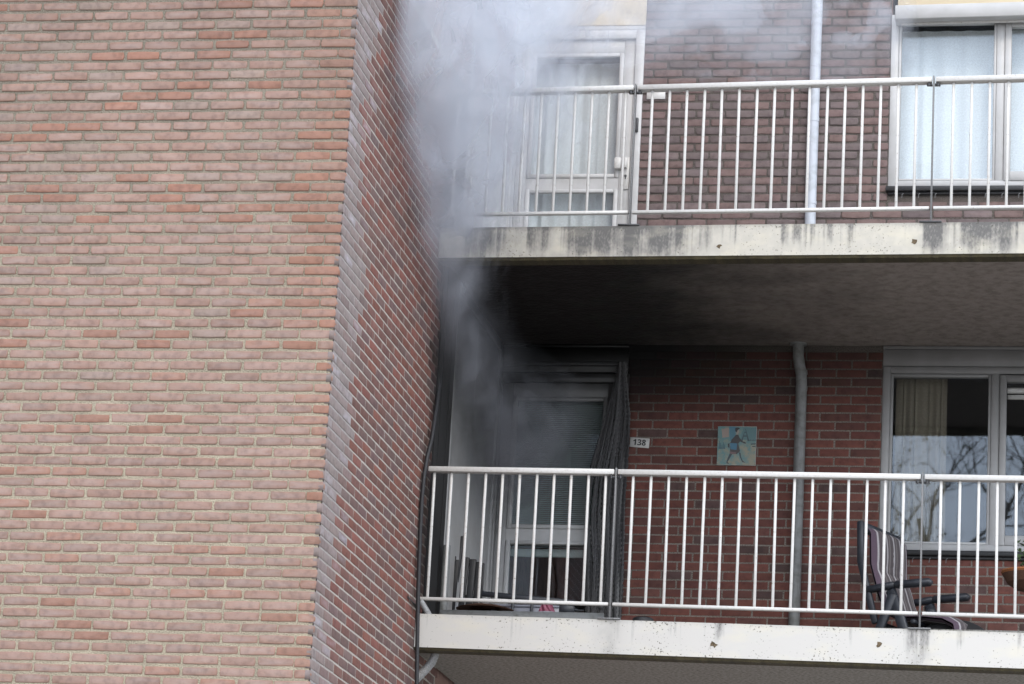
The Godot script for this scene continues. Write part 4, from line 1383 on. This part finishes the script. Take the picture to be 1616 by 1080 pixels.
# ---------------------------------------------------------------- smoke: nested closed shells of thin haze, denser towards the core
# The shell where the field passes "level" (surface nets: one vertex per crossed cell, one quad per crossed edge).
func shell(field: PackedFloat32Array, n: Vector3i, lo: Vector3, cell: float, level: float) -> MB:
	var b := MB.new()
	var at := {}
	var sx := 1
	var sy := n.x
	var sz := n.x * n.y
	var corners := [0, sx, sy, sx + sy, sz, sz + sx, sz + sy, sz + sx + sy]
	var offs := [Vector3(0, 0, 0), Vector3(1, 0, 0), Vector3(0, 1, 0), Vector3(1, 1, 0), Vector3(0, 0, 1), Vector3(1, 0, 1), Vector3(0, 1, 1), Vector3(1, 1, 1)]
	var edges := [[0, 1], [2, 3], [4, 5], [6, 7], [0, 2], [1, 3], [4, 6], [5, 7], [0, 4], [1, 5], [2, 6], [3, 7]]
	for z in n.z - 1:
		for y in n.y - 1:
			var row := z * sz + y * sy
			for x in n.x - 1:
				var i := row + x
				var inside := 0
				for k in 8:
					if field[i + corners[k]] > level: inside += 1
				if inside == 0 or inside == 8: continue
				var sum := Vector3.ZERO
				var hits := 0
				for e in edges:
					var fa: float = field[i + corners[e[0]]] - level
					var fb: float = field[i + corners[e[1]]] - level
					if (fa > 0.0) == (fb > 0.0): continue
					sum += (offs[e[0]] as Vector3).lerp(offs[e[1]], fa / (fa - fb))
					hits += 1
				at[i] = b.put(lo + (Vector3(x, y, z) + sum / hits) * cell, Vector3.UP)
	for i in at:
		for ax in 3:
			var step: int = [sx, sy, sz][ax]
			var u: int = [sy, sz, sx][ax]
			var w: int = [sz, sx, sy][ax]
			var a := field[i] > level
			if a == (field[i + step] > level): continue
			if not (at.has(i - u) and at.has(i - w) and at.has(i - u - w)): continue
			var q := [at[i], at[i - u], at[i - u - w], at[i - w]]
			if not a: b.ix.append_array([q[0], q[1], q[2], q[0], q[2], q[3]])
			else: b.ix.append_array([q[0], q[2], q[1], q[0], q[3], q[2]])
	return b


func build_smoke() -> void:
	var s := Node3D.new()
	s.name = "smoke"
	add_child(s)
	tag(s, "blue grey smoke rolling out of the lower balcony and up past the upper one", "smoke", "", "stuff")
	# [centre, half widths, density there]
	var stages := [
		[Vector3(0.0157, -1.5292, -4.0000), Vector3(0.34, 0.30, 0.40), 0.7],
		[Vector3(0.0594, -1.3048, -3.3000), Vector3(0.24, 0.34, 0.30), 1.1],
		[Vector3(0.1021, -1.0595, -2.7500), Vector3(0.18, 0.30, 0.22), 2.0],
		[Vector3(0.1429, -0.8285, -2.3500), Vector3(0.19, 0.30, 0.24), 2.3],
		[Vector3(0.1992, -0.5922, -2.0000), Vector3(0.26, 0.34, 0.30), 2.0],
		[Vector3(0.2480, -0.2881, -1.7500), Vector3(0.36, 0.38, 0.40), 1.6],
		[Vector3(0.2694, 0.0529, -1.5000), Vector3(0.48, 0.40, 0.52), 1.4],
		[Vector3(0.2281, 0.4509, -1.3000), Vector3(0.64, 0.44, 0.60), 1.25],
		[Vector3(0.1483, 0.9098, -1.1500), Vector3(0.76, 0.46, 0.62), 1.1],
		[Vector3(0.3992, 0.3345, -2.4000), Vector3(0.42, 0.55, 0.50), 0.75],
		[Vector3(0.3093, -0.2652, -2.6000), Vector3(0.26, 0.40, 0.40), 0.5],
		[Vector3(0.7984, 0.9141, -2.4000), Vector3(0.50, 0.36, 0.42), 0.7],
		[Vector3(1.5529, 1.0351, -2.8000), Vector3(0.65, 0.34, 0.40), 0.35],
		[Vector3(2.4618, 1.0144, -3.2000), Vector3(0.70, 0.36, 0.45), 0.22],
		[Vector3(0.1458, -1.6250, -4.3500), Vector3(0.46, 0.42, 0.32), 0.65],
	]
	var cell := 0.055
	var lo := Vector3(0.004, -2.75, -4.96)
	var n := Vector3i(58, 82, 78)
	var nz := FastNoiseLite.new()
	nz.seed = 77
	nz.frequency = 1.0
	nz.fractal_octaves = 3
	nz.fractal_gain = 0.5
	var field := PackedFloat32Array()
	field.resize(n.x * n.y * n.z)
	for z in range(1, n.z - 1):
		for y in range(1, n.y - 1):
			for x in range(1, n.x - 1):
				var p := lo + Vector3(x, y, z) * cell
				var f := 0.0
				for st in stages:
					var d: Vector3 = (p - st[0]) / st[1]
					var r := d.length_squared()
					if r < 6.0: f += st[2] * exp(-r)
				if f < 0.02: continue
				var w := nz.get_noise_3d(p.x * 1.3 + 5.0, p.y * 0.9, p.z * 1.3)
				var v := nz.get_noise_3d((p.x + 0.25 * w) * 1.9, (p.y + 0.3 * w) * 1.3, (p.z + 0.2 * w) * 1.9 + 9.0)
				f *= maxf(0.0, 0.90 + 0.75 * v + 0.40 * w)
				f *= smoothstep(1.70, 1.0, p.y)
				field[x + n.x * (y + n.y * z)] = f
	# Each shell is a rounded, lit film of haze. Its opacity follows its slope towards the street, from where all eyes are, as the depth of a bank of smoke does.
	var levels := [0.05, 0.14, 0.30, 0.58, 1.0]
	var film := [0.13, 0.20, 0.29, 0.38, 0.47]
	var m := mat("smoke", Color(1, 1, 1, 1), 1.0, true)
	m.transparency = BaseMaterial3D.TRANSPARENCY_ALPHA
	m.cull_mode = BaseMaterial3D.CULL_DISABLED
	m.metallic_specular = 0.0
	m.backlight_enabled = true
	m.backlight = Color(0.8, 0.8, 0.8)
	var street := Vector3(0.1, -0.28, 1.0).normalized()
	for k in levels.size():
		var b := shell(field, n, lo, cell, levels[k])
		for i in b.v.size():
			var q := (b.v[i] - lo) / cell
			var at := Vector3i(clampi(int(q.x), 1, n.x - 3), clampi(int(q.y), 1, n.y - 3), clampi(int(q.z), 1, n.z - 3))
			var g := Vector3.ZERO
			for c in 8:
				var o := Vector3i(c & 1, (c >> 1) & 1, (c >> 2) & 1)
				var j := (at.x + o.x) + n.x * ((at.y + o.y) + n.y * (at.z + o.z))
				var w := 1.0
				for ax in 3: w *= clampf(1.0 - absf(q[ax] - at[ax] - o[ax]), 0.0, 1.0)
				g += w * Vector3(field[j + 1] - field[j - 1], field[j + n.x] - field[j - n.x], field[j + n.x * n.y] - field[j - n.x * n.y])
			var nn := -g.normalized() if g.length() > 1e-6 else Vector3.UP
			b.n[i] = nn
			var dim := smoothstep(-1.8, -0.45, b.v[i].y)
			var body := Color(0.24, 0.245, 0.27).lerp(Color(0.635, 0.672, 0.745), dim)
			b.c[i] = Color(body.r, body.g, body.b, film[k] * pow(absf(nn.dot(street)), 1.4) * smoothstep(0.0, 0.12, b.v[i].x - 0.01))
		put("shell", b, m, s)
